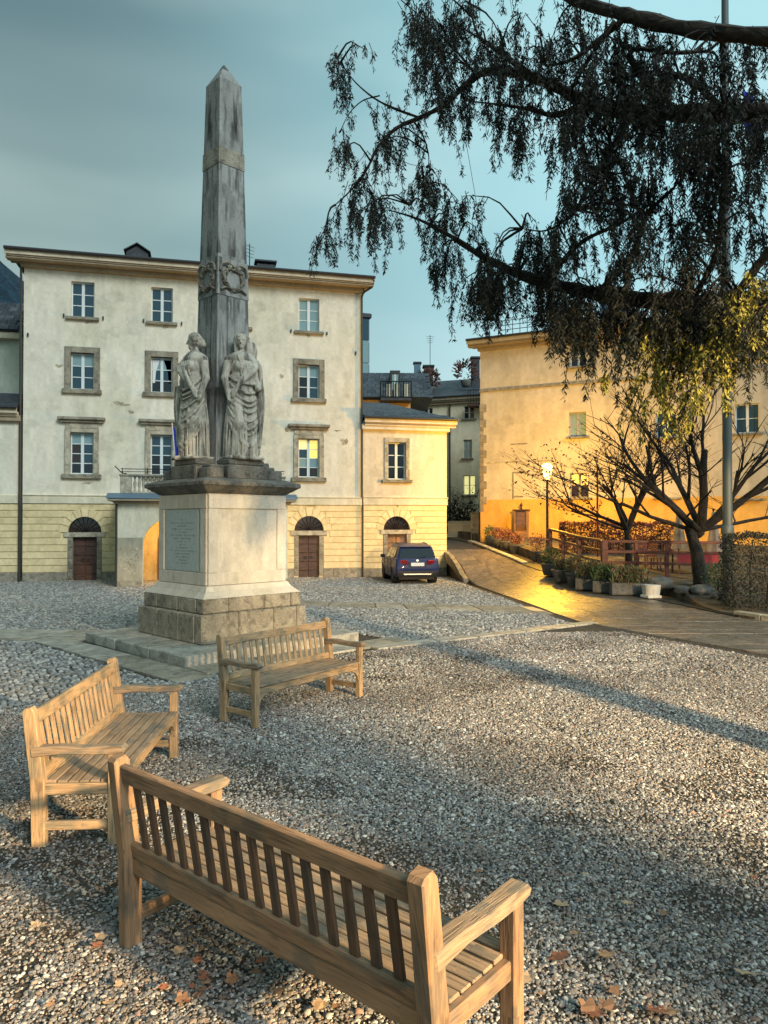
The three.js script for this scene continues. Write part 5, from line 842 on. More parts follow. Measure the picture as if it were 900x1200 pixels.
{
  const g = (px, depth) => { const p = at(px, 612, depth); return [p.x, gardenY(p.z), p.z]; };
  growTree('small_tree', 'bare small tree with a few reddish leaves beside the street lamp', g(736, 27), { seed: 17, trunk: 1.5, r: 0.16, levels: 4, limbs: [[1.3, 2.6, 0.85, 2.1, 0.09], [1.4, 0.5, 1.1, 2.2, 0.1], [1.45, 3.4, 0.45, 2.3, 0.07], [1.35, 2.9, 0.25, 2.5, 0.05], [1.5, 4.4, 1.0, 2.0, 0.08], [1.45, 1.6, 1.25, 2.2, 0.08]], forks: 4, leaves: 2, leafP: 0.45, lc: [0.17, 0.06, 0.035], ll: 0.13, mat: M.barkDark });
  growTree('bare_tree', 'bare spreading tree with thick trunk behind the red fence', g(822, 22), { seed: 23, trunk: 1.75, r: 0.24, levels: 4, taper: 0.6, limbs: [[1.5, 3.0, 0.75, 2.4, 0.13], [1.7, 0.2, 0.6, 2.4, 0.13], [1.7, 1.6, 1.2, 2.4, 0.15], [1.6, 3.3, 0.25, 2.6, 0.07], [1.65, -0.1, 0.2, 2.6, 0.07], [1.7, 4.4, 0.95, 2.3, 0.11], [1.6, 2.4, 0.45, 2.4, 0.08], [1.7, 0.9, 0.7, 2.3, 0.09]], forks: 4, bend: 0.13, mat: M.barkDark });
  const pc = at(540, 600, 45.5); growTree('pollarded_tree', 'small pollarded tree above the slatted wall', [pc.x, 1.1, pc.z], { seed: 9, trunk: 1.0, r: 0.11, levels: 4, limbs: [[0.9, 0, 0.9, 1.1, 0.06], [0.9, 2, 1.0, 1.2, 0.06], [0.9, 4, 0.9, 1.1, 0.06], [0.9, 3.1, 0.8, 1.2, 0.06], [0.9, 5.3, 1.1, 1.2, 0.06]], forks: 3, leaves: 2, leafP: 0.5, lc: [0.08, 0.07, 0.03], ll: 0.1, mat: M.barkDark });
}
// red fence
{
  const f = thing('wooden_fence', 'red-brown post and rail fence behind the planters', 'fence', [0, 0, 0]), P = (px, d) => { const p = at(px, 612, d); return V3(p.x, gardenY(p.z), p.z); };
  const line = [P(645, 29), P(660, 27.8), P(678, 26.4), P(708, 24.6), P(745, 24.4), P(781, 24.2), P(817, 24), P(852, 23.8)];
  line.forEach((p, i) => { const m = part('post', bev(i === 3 ? 0.2 : 0.12, 1.26, i === 3 ? 0.2 : 0.12, 0.012), M.fence, f); m.position.copy(p).add(V3(0, 0.6, 0)); });
  for (let i = 0; i < line.length - 1; i++) for (const [y, h, d] of [[1.2, 0.09, 0.14], [0.86, 0.1, 0.05], [0.5, 0.1, 0.05]]) { const a = line[i].clone().add(V3(0, y, 0)), b = line[i + 1].clone().add(V3(0, y, 0)), m = part('rail', plank(a.distanceTo(b) - 0.01, h, d, 0.01), M.fence, f); m.position.copy(a).lerp(b, 0.5); m.quaternion.setFromUnitVectors(V3(1, 0, 0), b.sub(a).normalize()); if (y < 1) m.position.add(V3(0, 0, 0.07)); }
}
// leafy beech hedge, dark clipped hedge
function hedgeBox(name, label, c, w, h, d, n, sz, cols, seed, turn = 0) {
  const r = rng(seed), o = thing(name, label, 'hedge', c, turn), L = [];
  for (let i = 0; i < n; i++) { const f = r(); let p = f < 0.5 ? V3(rr(-w / 2, w / 2, r), rr(0.05, h, r), d / 2) : f < 0.65 ? V3(rr(-w / 2, w / 2, r), h, rr(-d / 2, d / 2, r)) : f < 0.8 ? V3(-w / 2, rr(0.05, h, r), rr(-d / 2, d / 2, r)) : V3(rr(-w / 2, w / 2, r), rr(0.05, h, r), rr(-d / 2, d / 2, r)); const b = 0.09 * (vn(p.x * 3 + 9, p.y * 3 + 9, 64, seed) - 0.5) * 2; p.add(V3(rr(-0.05, 0.05, r), b + rr(-0.06, 0.05, r), b + rr(-0.06, 0.06, r))); const k = rr(0.55, 1.35, r), cc = cols[Math.floor(r() * cols.length)]; L.push({ p, d: V3(rr(-1, 1, r), rr(-0.8, 0.8, r), rr(-0.4, 1, r)), l: sz * rr(0.7, 1.4, r), w: sz * rr(0.45, 0.75, r), c: cc.map(v => v * k) }); }
  part('foliage', leafMesh(L), M.leaf, o); const st = []; for (let x = -w / 2 + 0.2; x < w / 2; x += 0.35) st.push(tube([[x, 0, 0], [x + rr(-0.1, 0.1, r), h * 0.5, 0], [x + rr(-0.15, 0.15, r), h * 0.9, rr(-0.1, 0.1, r)]], [0.03, 0.02, 0.01], 5)); part('stems', merge(st), M.barkDark, o); return o;
}
{
  const a = at(722, 612, 31); hedgeBox('beech_hedge', 'rust-brown leafy hedge behind the red fence', [a.x, gardenY(a.z), a.z], 4.5, 1.25, 0.5, 9500, 0.09, [[0.2, 0.05, 0.035], [0.15, 0.045, 0.03], [0.09, 0.04, 0.022]], 3, -0.12);
  const b = at(896, 612, 18.2); hedgeBox('clipped_hedge', 'dark green clipped hedge beside the flagpole', [b.x + 0.35, gardenY(b.z), b.z], 2.4, 1.8, 1.4, 9000, 0.06, [[0.02, 0.03, 0.014], [0.028, 0.034, 0.018], [0.03, 0.02, 0.015]], 4, -0.25);
}
// planters along the pavement
{
  const r = rng(55), dark = [[0.05, 0.09, 0.03], [0.08, 0.11, 0.04]], red = [[0.2, 0.05, 0.04], [0.1, 0.06, 0.03], [0.26, 0.1, 0.08]], mixed = [[0.06, 0.1, 0.035], [0.12, 0.13, 0.06], [0.16, 0.08, 0.05]];
  const plant = (px, depth, w, hh, cols, form, label, group) => {
    const p = at(px, 612, depth), z = p.z, o = thing('planter', label, 'planter', [p.x, roadY(z) + 0.031, z], rr(-0.2, 0.2, r) - 0.25, group), R = w / 2;
    if (form === 'box') { part('trough', [bspan(-R, R, 0, 0.03, -0.2, 0.2, 0.01), bspan(-R, R, 0.031, 0.36, 0.17, 0.21, 0.01), bspan(-R, R, 0.031, 0.36, -0.21, -0.17, 0.01), bspan(-R, -R + 0.04, 0.031, 0.36, -0.169, 0.169, 0.01), bspan(R - 0.04, R, 0.031, 0.36, -0.169, 0.169, 0.01)], M.pot, o); part('soil', span(-R + 0.04, R - 0.04, 0.04, 0.32, -0.165, 0.165), M.earth, o); }
    else { part('pot', lathe([[0, 0], [R * 0.72, 0], [R * 0.95, 0.36], [R * 1.03, 0.37], [R * 1.03, 0.42], [R * 0.9, 0.42], [R * 0.85, 0.34], [0, 0.34]], 14), M.pot, o); }
    hh *= 0.95; const L = form === 'spiky' ? [] : leafBall(r, Math.floor(800 * w), V3(0, 0.38 + hh * 0.45, 0), Math.max(R, hh * 0.55), 0.085, cols, hh / Math.max(w, hh) * 1.0);
    if (form === 'spiky') for (let i = 0; i < 130; i++) { const d = V3(rr(-0.55, 0.55, r), 1, rr(-0.55, 0.55, r)); L.push({ p: V3(rr(-R, R, r) * 0.6, 0.36, rr(-R, R, r) * 0.4), d, l: hh * rr(0.6, 1.15, r), w: 0.05, c: cols[i % cols.length].map(v => v * rr(0.7, 1.3, r)) }); }
    if (form === 'box') for (let i = 0; i < 260; i++) L.push({ p: V3(rr(-R, R, r), 0.34 + rr(0, hh * 0.6, r), rr(-0.2, 0.22, r)), d: V3(rr(-0.6, 0.6, r), 1, rr(-0.6, 0.6, r)), l: rr(0.1, 0.28, r), w: 0.05, c: cols[i % cols.length].map(v => v * rr(0.7, 1.3, r)) });
    part('plant', leafMesh(L), M.leaf, o).userData.kind = 'stuff'; return o;
  };
  const E = (z, k) => 0;
  plant(630, 31.2, 0.42, 0.9, red, 'pot', 'dark pot with tall purple-leaved shrub at foot of street lamp');
  plant(645, 27.6, 0.72, 0.75, dark, 'pot', 'round pot with clipped green ball shrub', null);
  plant(659, 26.2, 0.78, 0.6, mixed, 'spiky', 'round pot with upright spiky yellow-green leaves');
  plant(674, 25.3, 0.66, 0.8, mixed, 'pot', 'round pot with loose mixed green and russet plant');
  plant(692, 24.3, 0.95, 0.7, mixed, 'box', 'stone trough with pale flowers, between round pot and next trough');
  plant(713, 23.4, 0.95, 0.6, dark, 'box', 'stone trough with low dark green plants at fence corner');
  plant(737, 22.6, 1.1, 0.6, mixed, 'box', 'stone trough with grassy plants next to white pot');
  [[574, 38.2, 0.5, 0.7, dark, 'pot with dark green bush at the quoined corner'], [583, 36.9, 0.6, 0.7, red, 'pot with red bush against the ochre wall'], [593, 35.4, 0.7, 0.75, red, 'pot with wide pink bush against the ochre wall'], [605, 33.9, 0.7, 0.6, red, 'pot with low pink bush before the cabinet']].forEach(([x, d, w, h, c, l]) => plant(x, d, w, h, c, 'pot', l));
  const wp = at(762.5, 612, 21.6); const wt = thing('white_pot', 'square white flared pot standing at the roadside', 'pot', [wp.x, roadY(wp.z) + 0.03, wp.z], 0.2); part('body', uvBox(new THREE.CylinderGeometry(0.2 * 1.41, 0.17 * 1.41, 0.3, 4).rotateY(Math.PI / 4).translate(0, 0.23, 0).toNonIndexed()), M.whitePot, wt); part('foot', bspan(-0.22, 0.22, 0, 0.08, -0.22, 0.22, 0.015), M.whitePot, wt);
  // closed parasols, boulders, shrub ball, red table
  for (const [px, d, lab] of [[795, 28.5, 'closed parasol standing before the rust-brown hedge'], [836, 27.5, 'closed striped parasol standing beside the bare tree']]) { const p = at(px, 612, d), o = thing('closed_parasol', lab, 'parasol', [p.x, gardenY(p.z), p.z], 0, 'closed parasols in the garden'); part('pole', tube([[0, 0, 0], [0, 2.1, 0]], 0.03, 6), M.iron, o); const g = new THREE.CylinderGeometry(0.05, 0.26, 1.5, 20, 6), q = g.attributes.position; for (let i = 0; i < q.count; i++) { const a = Math.atan2(q.getZ(i), q.getX(i)), k = 1 + 0.22 * Math.sin(a * 5); q.setXYZ(i, q.getX(i) * k, q.getY(i) + 1.25, q.getZ(i) * k); } g.computeVertexNormals(); part('canopy', uvBox(g), px < 800 ? mapped([0.24, 0.2, 0.15], T_plaster, 1, null, 1, 0) : mapped([0.3, 0.24, 0.2], T_plaster, 1, null, 1, 0), o); part('finial', new THREE.SphereGeometry(0.05, 8, 6).translate(0, 2.08, 0), M.iron, o); }
  [[822, 20.6, 0.28], [842, 19.8, 0.2], [800, 20.8, 0.2], [774, 21.9, 0.3]].forEach(([px, d, s], i) => { const p = at(px, 612, d), g = pebbleGeo(40 + i, 2); uvBox(g.scale(s * 1.2, s * 0.75, s)); const m = solo('boulder', g, M.pot, ['round grey boulder at foot of thick-trunked tree', 'small boulder by the flagpole', 'flat boulder near the fence', 'low boulder beside the white pot'][i], 'boulder', 'boulders edging the garden'); m.position.set(p.x, gardenY(p.z) + s * 0.3, p.z); });
  const sb = at(841, 612, 20.6), so = thing('ball_shrub', 'clipped round shrub beside the flagpole', 'shrub', [sb.x, gardenY(sb.z), sb.z]); part('foliage', leafMesh(leafBall(r, 900, V3(0, 0.5, 0), 0.5, 0.07, dark)), M.leaf, so); part('stem', tube([[0, 0, 0], [0, 0.4, 0]], 0.03, 5), M.barkDark, so);
  const tb = at(812, 612, 25.6), to = thing('garden_table', 'red-topped garden table behind the fence', 'table', [tb.x, gardenY(tb.z), tb.z]); part('table_top', bspan(-0.7, 0.7, 0.7, 0.74, -0.4, 0.4, 0.01), std([0.3, 0.03, 0.03], 0.6), to); part('cloth_front', bspan(-0.71, 0.71, 0.3, 0.699, 0.39, 0.41, 0.004), std([0.3, 0.03, 0.03], 0.8), to); for (const x of [-0.6, 0.6]) for (const z of [-0.3, 0.3]) part('leg', box(0.05, 0.7, 0.05, x, 0.35, z), M.fence, to);
  for (const [px, d, lab] of [[772, 26.5, 'dark slatted garden chair behind the fence'], [757, 27.2, 'dark slatted garden chair nearer the hedge']]) { const p = at(px, 612, d), c = thing('garden_chair', lab, 'chair', [p.x, gardenY(p.z), p.z], px * 0.1, 'garden chairs behind the fence'); part('seat', bspan(-0.22, 0.22, 0.42, 0.45, -0.22, 0.22, 0.01), M.fence, c); for (let i = 0; i < 4; i++) part('back_slat', box(0.05, 0.45, 0.02, -0.16 + i * 0.107, 0.68, -0.21), M.fence, c); part('back_rail', box(0.44, 0.05, 0.03, 0, 0.92, -0.21), M.fence, c); for (const x of [-0.19, 0.19]) for (const z of [-0.19, 0.19]) part('leg', box(0.04, 0.42, 0.04, x, 0.21, z), M.fence, c); }
  // thin post beyond the tree
  const tp = at(700, 612, 30), ps = thing('thin_post', 'thin brown post between lamp and small tree', 'post', [tp.x, gardenY(tp.z), tp.z]); part('pole', tube([[0, 0, 0], [0, 3.6, 0]], 0.045, 6), M.fence, ps); part('cap', new THREE.SphereGeometry(0.06, 8, 6).translate(0, 3.62, 0), M.fence, ps);
}
// flagpole with its flag
{
  const p = at(852.5, 612, 19.4), o = thing('flagpole', 'tall grey-green metal flagpole with sleeve joint beside the hedge', 'flagpole', [p.x, gardenY(p.z), p.z]);
  const gm = std([0.10, 0.12, 0.115], 0.55, { metalness: 0.3 });
  part('lower_shaft', lathe([[0, 0], [0.2, 0], [0.2, 0.03], [0.145, 0.06], [0.14, 1.75], [0.165, 1.78], [0.165, 1.95], [0.125, 2.0]], 14), gm, o); part('upper_shaft', tube([[0, 1.95, 0], [0.02, 9, -0.02], [0.04, 19, -0.03]], [0.125, 0.11, 0.08], 10), gm, o); part('finial', new THREE.SphereGeometry(0.12, 12, 8).translate(0.04, 19.1, -0.03), gm, o);
  const q = at(866, 118, 19.4), f = thing('flag', 'blue flag hanging limp on the tall flagpole', 'flag', [q.x, q.y, q.z]); const g = new THREE.PlaneGeometry(0.7, 1.1, 16, 14), a = g.attributes.position; for (let i = 0; i < a.count; i++) { const x = a.getX(i) + 0.45, y = a.getY(i); a.setXYZ(i, x * 0.7, y - x * 0.9, 0.09 * Math.sin(x * 16 + y)); } g.computeVertexNormals(); part('cloth', g, std([0.03, 0.06, 0.42], 0.8, { side: THREE.DoubleSide }), f); part('sleeve', tube([[0, -0.6, 0], [0, 0.6, 0]], 0.05, 6), M.white, f);
}
// ---------------------------------------------------------------- street lamps
function lampPost(pos, label, h, hooded, color, cd, glow) {
  const o = thing('street_lamp', label, 'street lamp', pos); part('post', lathe([[0, 0], [0.13, 0], [0.13, 0.05], [0.085, 0.12], [0.08, 0.7], [0.06, 0.78], [0.05, h - 0.65], [0.075, h - 0.62], [0.075, h - 0.55], [0, h - 0.55]], 12), M.iron, o);
  if (!hooded) {
    part('glass_head', lathe([[0.0, h - 0.545], [0.08, h - 0.54], [0.12, h - 0.5], [0.23, h - 0.14], [0.235, h - 0.08], [0, h - 0.075]], 16), std([0.9, 0.7, 0.3], 0.4, { emissive: lin(1, 0.66, 0.14), emissiveIntensity: glow }), o); part('glass_dome', lathe([[0.235, h - 0.072], [0.22, h + 0.02], [0.14, h + 0.1], [0, h + 0.13]], 16), std([0.9, 0.7, 0.3], 0.4, { emissive: lin(1, 0.66, 0.14), emissiveIntensity: glow }), o);
    const l = new THREE.PointLight(lin(...color), cd, 0, 2); l.position.set(pos[0], pos[1] + h - 0.35, pos[2]); l.castShadow = true; l.shadow.radius = 6; scene.add(l);
  } else {
    part('hood', lathe([[0, h + 0.12], [0.14, h + 0.1], [0.36, h], [0.37, h - 0.03], [0.3, h - 0.03], [0, h + 0.06]], 20), M.iron, o); part('bracket', tube([[0, h - 0.66, 0], [0, h + 0.06, 0]], 0.035, 6), M.iron, o); part('lens', new THREE.TorusGeometry(0.15, 0.05, 8, 20).rotateX(Math.PI / 2).translate(0, h - 0.005, 0), std([1, 0.9, 0.7], 0.4, { emissive: lin(1, 0.75, 0.45), emissiveIntensity: 4 }), o);
    const l = new THREE.SpotLight(lin(...color), cd, 0, 88.5 * Math.PI / 180, 0.02, 2); l.position.set(pos[0], pos[1] + h - 0.1, pos[2]); l.target.position.set(pos[0], 0, pos[2]); l.castShadow = true; l.shadow.radius = 16; scene.add(l, l.target);
  }
  return o;
}
const LAMP = at(641.5, 655, 32);
lampPost([LAMP.x, roadY(LAMP.z) + 0.03, LAMP.z], 'lit orange street lamp at the corner of the red fence', 4.0, false, [1, 0.5, 0.035], 165, 7);
lampPost([10, 0.03, 5.8], 'hooded street lamp at edge of the square, beside a big trunk', 4.7, true, [1, 0.69, 0.36], 2200, 4);
// ---------------------------------------------------------------- the weeping conifer whose boughs hang into the view
{
  const r = rng(2024), TX = 4.85, TZ = -4.7, t = thing('weeping_conifer', 'dark weeping conifer with long boughs and hanging twigs', 'tree', [TX, 0, TZ]), inv = p => p.clone().sub(V3(TX, 0, TZ));
  part('trunk', tube(curve([[0, -0.1, 0], [0.03, 2, 0.02], [-0.02, 5, 0], [0, 9, 0.02], [0.02, 13, 0]], 18), Array.from({ length: 19 }, (_, i) => mix(0.26, 0.06, i / 18) + (i === 0 ? 0.08 : 0)), 12), M.bark, t);
  const L = [], limbs = [];
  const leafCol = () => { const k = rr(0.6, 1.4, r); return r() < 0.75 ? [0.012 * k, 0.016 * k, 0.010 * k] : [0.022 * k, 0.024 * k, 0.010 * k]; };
  // a hanging twig clothed with sprays
  const twigs = [];
  const hang = (p, len, dense = 1) => {
    const n = Math.max(3, Math.round(len / 0.07)), sw = V3(rr(-0.16, 0.16, r), 0, rr(-0.16, 0.16, r)), pts = [p.clone()]; let q = p.clone();
    for (let i = 1; i <= n; i++) { const f = i / n; q = q.clone().add(V3(sw.x * (1 - f) * 0.35 + rr(-0.015, 0.015, r), -len / n * (0.55 + 0.5 * f), sw.z * (1 - f) * 0.35 + rr(-0.015, 0.015, r))); pts.push(q);
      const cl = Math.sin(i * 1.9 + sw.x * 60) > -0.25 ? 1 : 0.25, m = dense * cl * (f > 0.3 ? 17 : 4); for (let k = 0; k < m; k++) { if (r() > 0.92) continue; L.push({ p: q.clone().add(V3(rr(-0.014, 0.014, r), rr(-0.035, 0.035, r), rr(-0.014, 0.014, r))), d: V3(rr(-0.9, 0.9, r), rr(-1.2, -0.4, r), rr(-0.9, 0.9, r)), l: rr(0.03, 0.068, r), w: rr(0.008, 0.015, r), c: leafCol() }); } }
    twigs.push(tube([pts[0], pts[Math.floor(n / 2)], pts[n]], [0.0045, 0.003, 0.0015], 3, false));
  };
  // boughs traced by photo direction with a depth of their own: [px, py, depth, radius]
  const bough = (pts, dens, hl, name = 'bough') => {
    const P = pts.map(a => at(a[0], a[1], a[2])), c = new THREE.CatmullRomCurve3(P), n = Math.max(8, P.length * 5), pp = c.getPoints(n), rs = pp.map((_, i) => { const f = i / n * (pts.length - 1), k = Math.min(pts.length - 2, Math.floor(f)); return mix(pts[k][3], pts[k + 1][3], f - k) * 0.7 * rr(0.85, 1.15, r); });
    part(name, tube(pp.map(inv), rs, rs[0] > 0.05 ? 8 : 5), M.bark, t); const len = c.getLength(); limbs.push({ c, len, pts });
    for (let i = 0; i < dens * len; i++) { const f = rr(0.03, 1, r), p = c.getPoint(f); p.add(V3(rr(-0.1, 0.1, r), rr(-0.03, 0.05, r), rr(-0.14, 0.14, r))); hang(p, rr(hl[0], hl[1], r)); }
    return c;
  };
  const T0 = (y) => { const p = V3(TX, y, TZ); return p; };
  const start = (px, py, d) => [px, py, d];
  // main boughs
  bough([[1290, 60, 4.9, 0.13], [1050, 50, 5.3, 0.12], [900, 43, 5.7, 0.095], [800, 33, 6.1, 0.09], [735, 18, 6.4, 0.08], [680, 2, 6.7, 0.075], [610, -30, 7.1, 0.06], [540, -40, 7.6, 0.04]], 7, [0.25, 0.7]);
  bough([[1290, 180, 4.9, 0.14], [1050, 160, 5.4, 0.125], [900, 133, 6.0, 0.11], [800, 133, 6.3, 0.1], [735, 130, 6.6, 0.09], [690, 122, 6.8, 0.08], [652, 102, 7.0, 0.075], [615, 88, 7.1, 0.065], [570, 84, 7.3, 0.05], [545, 100, 7.4, 0.042], [522, 122, 7.5, 0.036], [492, 138, 7.6, 0.032], [465, 150, 7.7, 0.028], [443, 172, 7.8, 0.023], [431, 196, 7.8, 0.02], [414, 220, 7.9, 0.014], [393, 240, 8.0, 0.008]], 6.5, [0.25, 0.75]);
  bough([[1310, 420, 4.9, 0.15], [1080, 400, 5.3, 0.14], [900, 352, 6.2, 0.125], [820, 356, 6.5, 0.12], [760, 352, 6.8, 0.115], [715, 347, 7.0, 0.105], [660, 336, 7.2, 0.085], [610, 322, 7.5, 0.07], [565, 300, 7.8, 0.05], [520, 272, 8.0, 0.032], [485, 255, 8.2, 0.02], [455, 246, 8.3, 0.009]], 8, [0.25, 0.8]);
  // second-order boughs
  const B2 = [
    [[492, 138, 7.6, 0.02], [462, 127, 7.7, 0.018], [440, 116, 7.75, 0.014], [418, 98, 7.8, 0.011], [402, 78, 7.9, 0.009], [391, 64, 7.95, 0.005]],
    [[445, 112, 7.75, 0.012], [425, 118, 7.8, 0.01], [410, 132, 7.85, 0.008], [398, 155, 7.9, 0.005]],
    [[485, 142, 7.6, 0.016], [498, 165, 7.5, 0.012], [502, 195, 7.5, 0.008], [480, 240, 7.6, 0.004]],
    [[470, 150, 7.7, 0.012], [478, 170, 7.7, 0.009], [465, 178, 7.7, 0.006], [475, 190, 7.7, 0.005], [500, 196, 7.6, 0.003]],
    [[680, 125, 6.8, 0.05], [650, 135, 6.9, 0.04], [620, 128, 7.0, 0.028], [580, 122, 7.1, 0.016], [545, 118, 7.2, 0.008]],
    [[640, 100, 7.0, 0.04], [605, 75, 7.0, 0.045], [585, 60, 7.0, 0.04], [560, 40, 7.2, 0.02], [548, -10, 7.4, 0.015]],
    [[735, 20, 6.4, 0.04], [705, 45, 6.5, 0.035], [670, 70, 6.6, 0.028], [640, 78, 6.7, 0.014]],
    [[720, 24, 6.4, 0.03], [700, 55, 6.5, 0.025], [675, 95, 6.6, 0.015], [668, 110, 6.7, 0.01]],
    [[730, 140, 6.6, 0.03], [712, 185, 6.5, 0.03], [690, 220, 6.5, 0.026], [672, 250, 6.5, 0.02], [640, 270, 6.6, 0.012], [612, 268, 6.7, 0.006]],
    [[815, 345, 6.4, 0.04], [838, 300, 6.3, 0.038], [845, 250, 6.3, 0.036], [850, 200, 6.2, 0.03]],
    [[862, 345, 6.2, 0.055], [880, 322, 6.1, 0.05], [905, 290, 6.0, 0.05], [960, 230, 5.6, 0.05]],
    [[780, 135, 6.4, 0.04], [740, 60, 6.5, 0.03], [790, 62, 6.4, 0.03], [830, 60, 6.2, 0.02]],
    [[850, 130, 6.1, 0.05], [800, 90, 6.3, 0.04], [740, 88, 6.5, 0.03], [700, 100, 6.7, 0.015]],
    [[560, 90, 7.3, 0.02], [535, 60, 7.5, 0.016], [505, 30, 7.7, 0.012], [470, 0, 7.9, 0.008]],
    [[700, 345, 7.0, 0.05], [740, 300, 6.8, 0.04], [760, 250, 6.6, 0.03], [790, 220, 6.5, 0.02]],
    [[640, 330, 7.2, 0.04], [680, 285, 7.0, 0.03], [730, 260, 6.8, 0.02], [760, 240, 6.7, 0.015]],
  ];
  B2.forEach((b, i) => bough(b, i < 4 ? 9 : 10, i < 4 ? [0.15, 0.55] : [0.2, 0.75], 'branch'));
  // clusters of hanging foliage: [px, py, half width, half height, depth, twigs, length]
  const K = [
    [640, 40, 85, 45, 6.9, 150, 0.6], [540, 35, 55, 45, 7.5, 110, 0.6], [500, 60, 22, 40, 7.6, 55, 0.6], [800, 75, 95, 40, 6.2, 170, 0.45], [745, 95, 50, 40, 6.4, 120, 0.5], [855, 150, 50, 50, 6.0, 170, 0.5], [785, 185, 45, 45, 6.3, 150, 0.55], [730, 110, 70, 35, 6.6, 130, 0.5], [560, 130, 45, 25, 7.2, 70, 0.45],
    [640, 130, 60, 30, 6.9, 90, 0.6], [700, 215, 40, 40, 6.6, 60, 0.45], [690, 160, 40, 35, 6.6, 70, 0.5], [770, 260, 45, 30, 6.3, 70, 0.5], [870, 230, 25, 50, 6.1, 70, 0.6], [750, 235, 35, 35, 6.4, 60, 0.5], [640, 268, 42, 18, 6.7, 45, 0.45],
    [610, 290, 40, 22, 7.3, 90, 0.55], [600, 340, 45, 18, 7.3, 100, 0.5], [540, 285, 30, 20, 7.8, 40, 0.6], [510, 255, 22, 12, 8.0, 25, 0.4], [690, 362, 55, 16, 6.9, 110, 0.5], [770, 366, 70, 16, 6.5, 150, 0.5], [860, 360, 50, 30, 6.1, 150, 0.7], [680, 385, 18, 15, 6.9, 40, 0.75],
    [640, 350, 40, 15, 7.2, 60, 0.5], [770, 320, 60, 25, 6.5, 90, 0.5], [430, 60, 8, 8, 7.9, 5, 0.3], [376, 268, 8, 12, 8.0, 16, 0.5], [432, 235, 14, 14, 7.8, 36, 0.7], [412, 250, 8, 10, 7.9, 14, 0.5], [395, 165, 10, 12, 7.9, 18, 0.4], [398, 82, 8, 8, 7.9, 12, 0.6], [452, 165, 16, 10, 7.7, 22, 0.4], [505, 205, 22, 16, 7.5, 36, 0.5], [535, 230, 22, 8, 7.5, 22, 0.4], [548, 330, 24, 14, 7.8, 40, 0.7], [515, 300, 12, 10, 8.0, 16, 0.6],
  ];
  const near = p => { let best = null, bd = 1e9; for (const l of limbs) for (let k = 0; k <= 14; k++) { const q = l.c.getPoint(k / 14), d = q.distanceToSquared(p) - (q.y > p.y ? 0.1 : 0); if (d < bd) { bd = d; best = q; } } return best; };
  const spur = [];
  for (const [px, py, hw, hh, d, n, len] of K) {
    const nb = Math.max(2, Math.round(n / 9)), anchors = [];
    for (let i = 0; i < nb; i++) { const p = at(px + rr(-1, 1, r) * hw, py + rr(-1, 1, r) * hh, d + rr(-0.7, 0.5, r)), q = near(p); const m = q.clone().lerp(p, 0.5).add(V3(0, 0.12, 0)); const c = new THREE.CatmullRomCurve3([q, m, p]); spur.push(tube(c.getPoints(5).map(inv), [0.014, 0.011, 0.009, 0.007, 0.005, 0.003], 4, false)); anchors.push(c); }
    for (let i = 0; i < n * 0.8; i++) { const c = anchors[i % nb], p = c.getPoint(1 - 0.5 * r() * r()).add(V3(rr(-0.07, 0.07, r), rr(-0.04, 0.04, r), rr(-0.07, 0.07, r))); hang(p, len * rr(0.3, 1.0, r)); }
  }
  // low boughs that hang to the right, lamp light put into their leaf colour
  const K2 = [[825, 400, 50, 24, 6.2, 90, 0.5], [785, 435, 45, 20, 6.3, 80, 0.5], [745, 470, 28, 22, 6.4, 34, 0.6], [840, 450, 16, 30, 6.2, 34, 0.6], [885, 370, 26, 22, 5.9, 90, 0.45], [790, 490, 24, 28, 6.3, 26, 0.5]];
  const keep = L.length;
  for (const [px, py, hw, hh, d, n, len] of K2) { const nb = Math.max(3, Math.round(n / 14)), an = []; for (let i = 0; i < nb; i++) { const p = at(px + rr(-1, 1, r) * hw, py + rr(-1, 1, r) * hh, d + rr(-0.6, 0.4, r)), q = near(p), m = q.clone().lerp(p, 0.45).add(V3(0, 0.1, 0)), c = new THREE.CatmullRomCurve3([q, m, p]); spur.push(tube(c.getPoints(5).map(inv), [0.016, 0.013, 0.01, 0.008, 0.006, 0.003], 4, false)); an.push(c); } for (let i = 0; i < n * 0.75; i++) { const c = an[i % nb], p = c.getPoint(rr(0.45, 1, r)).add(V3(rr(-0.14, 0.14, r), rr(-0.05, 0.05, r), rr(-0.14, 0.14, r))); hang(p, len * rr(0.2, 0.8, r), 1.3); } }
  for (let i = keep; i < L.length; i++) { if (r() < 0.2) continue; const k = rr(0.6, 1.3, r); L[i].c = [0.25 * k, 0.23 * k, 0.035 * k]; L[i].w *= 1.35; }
  // long bare threads
  for (const [a, b] of [[[540, 130, 7.2], [566, 282, 7.4]], [[650, 130, 6.9], [640, 235, 6.9]], [[500, 195, 7.5], [478, 244, 7.8]]]) twigs.push(tube([at(...a), at(...b)], 0.003, 3, false));
  part('twigs', merge(spur), M.barkDark, t).userData.kind = 'stuff'; const tw = part('hanging_twigs', merge(twigs.map(g => g.translate(-TX, 0, -TZ))), M.barkDark, t); tw.userData.kind = 'stuff';
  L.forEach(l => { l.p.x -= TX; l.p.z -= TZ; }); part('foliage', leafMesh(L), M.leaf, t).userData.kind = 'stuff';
  console.log('conifer leaves', L.length);
}
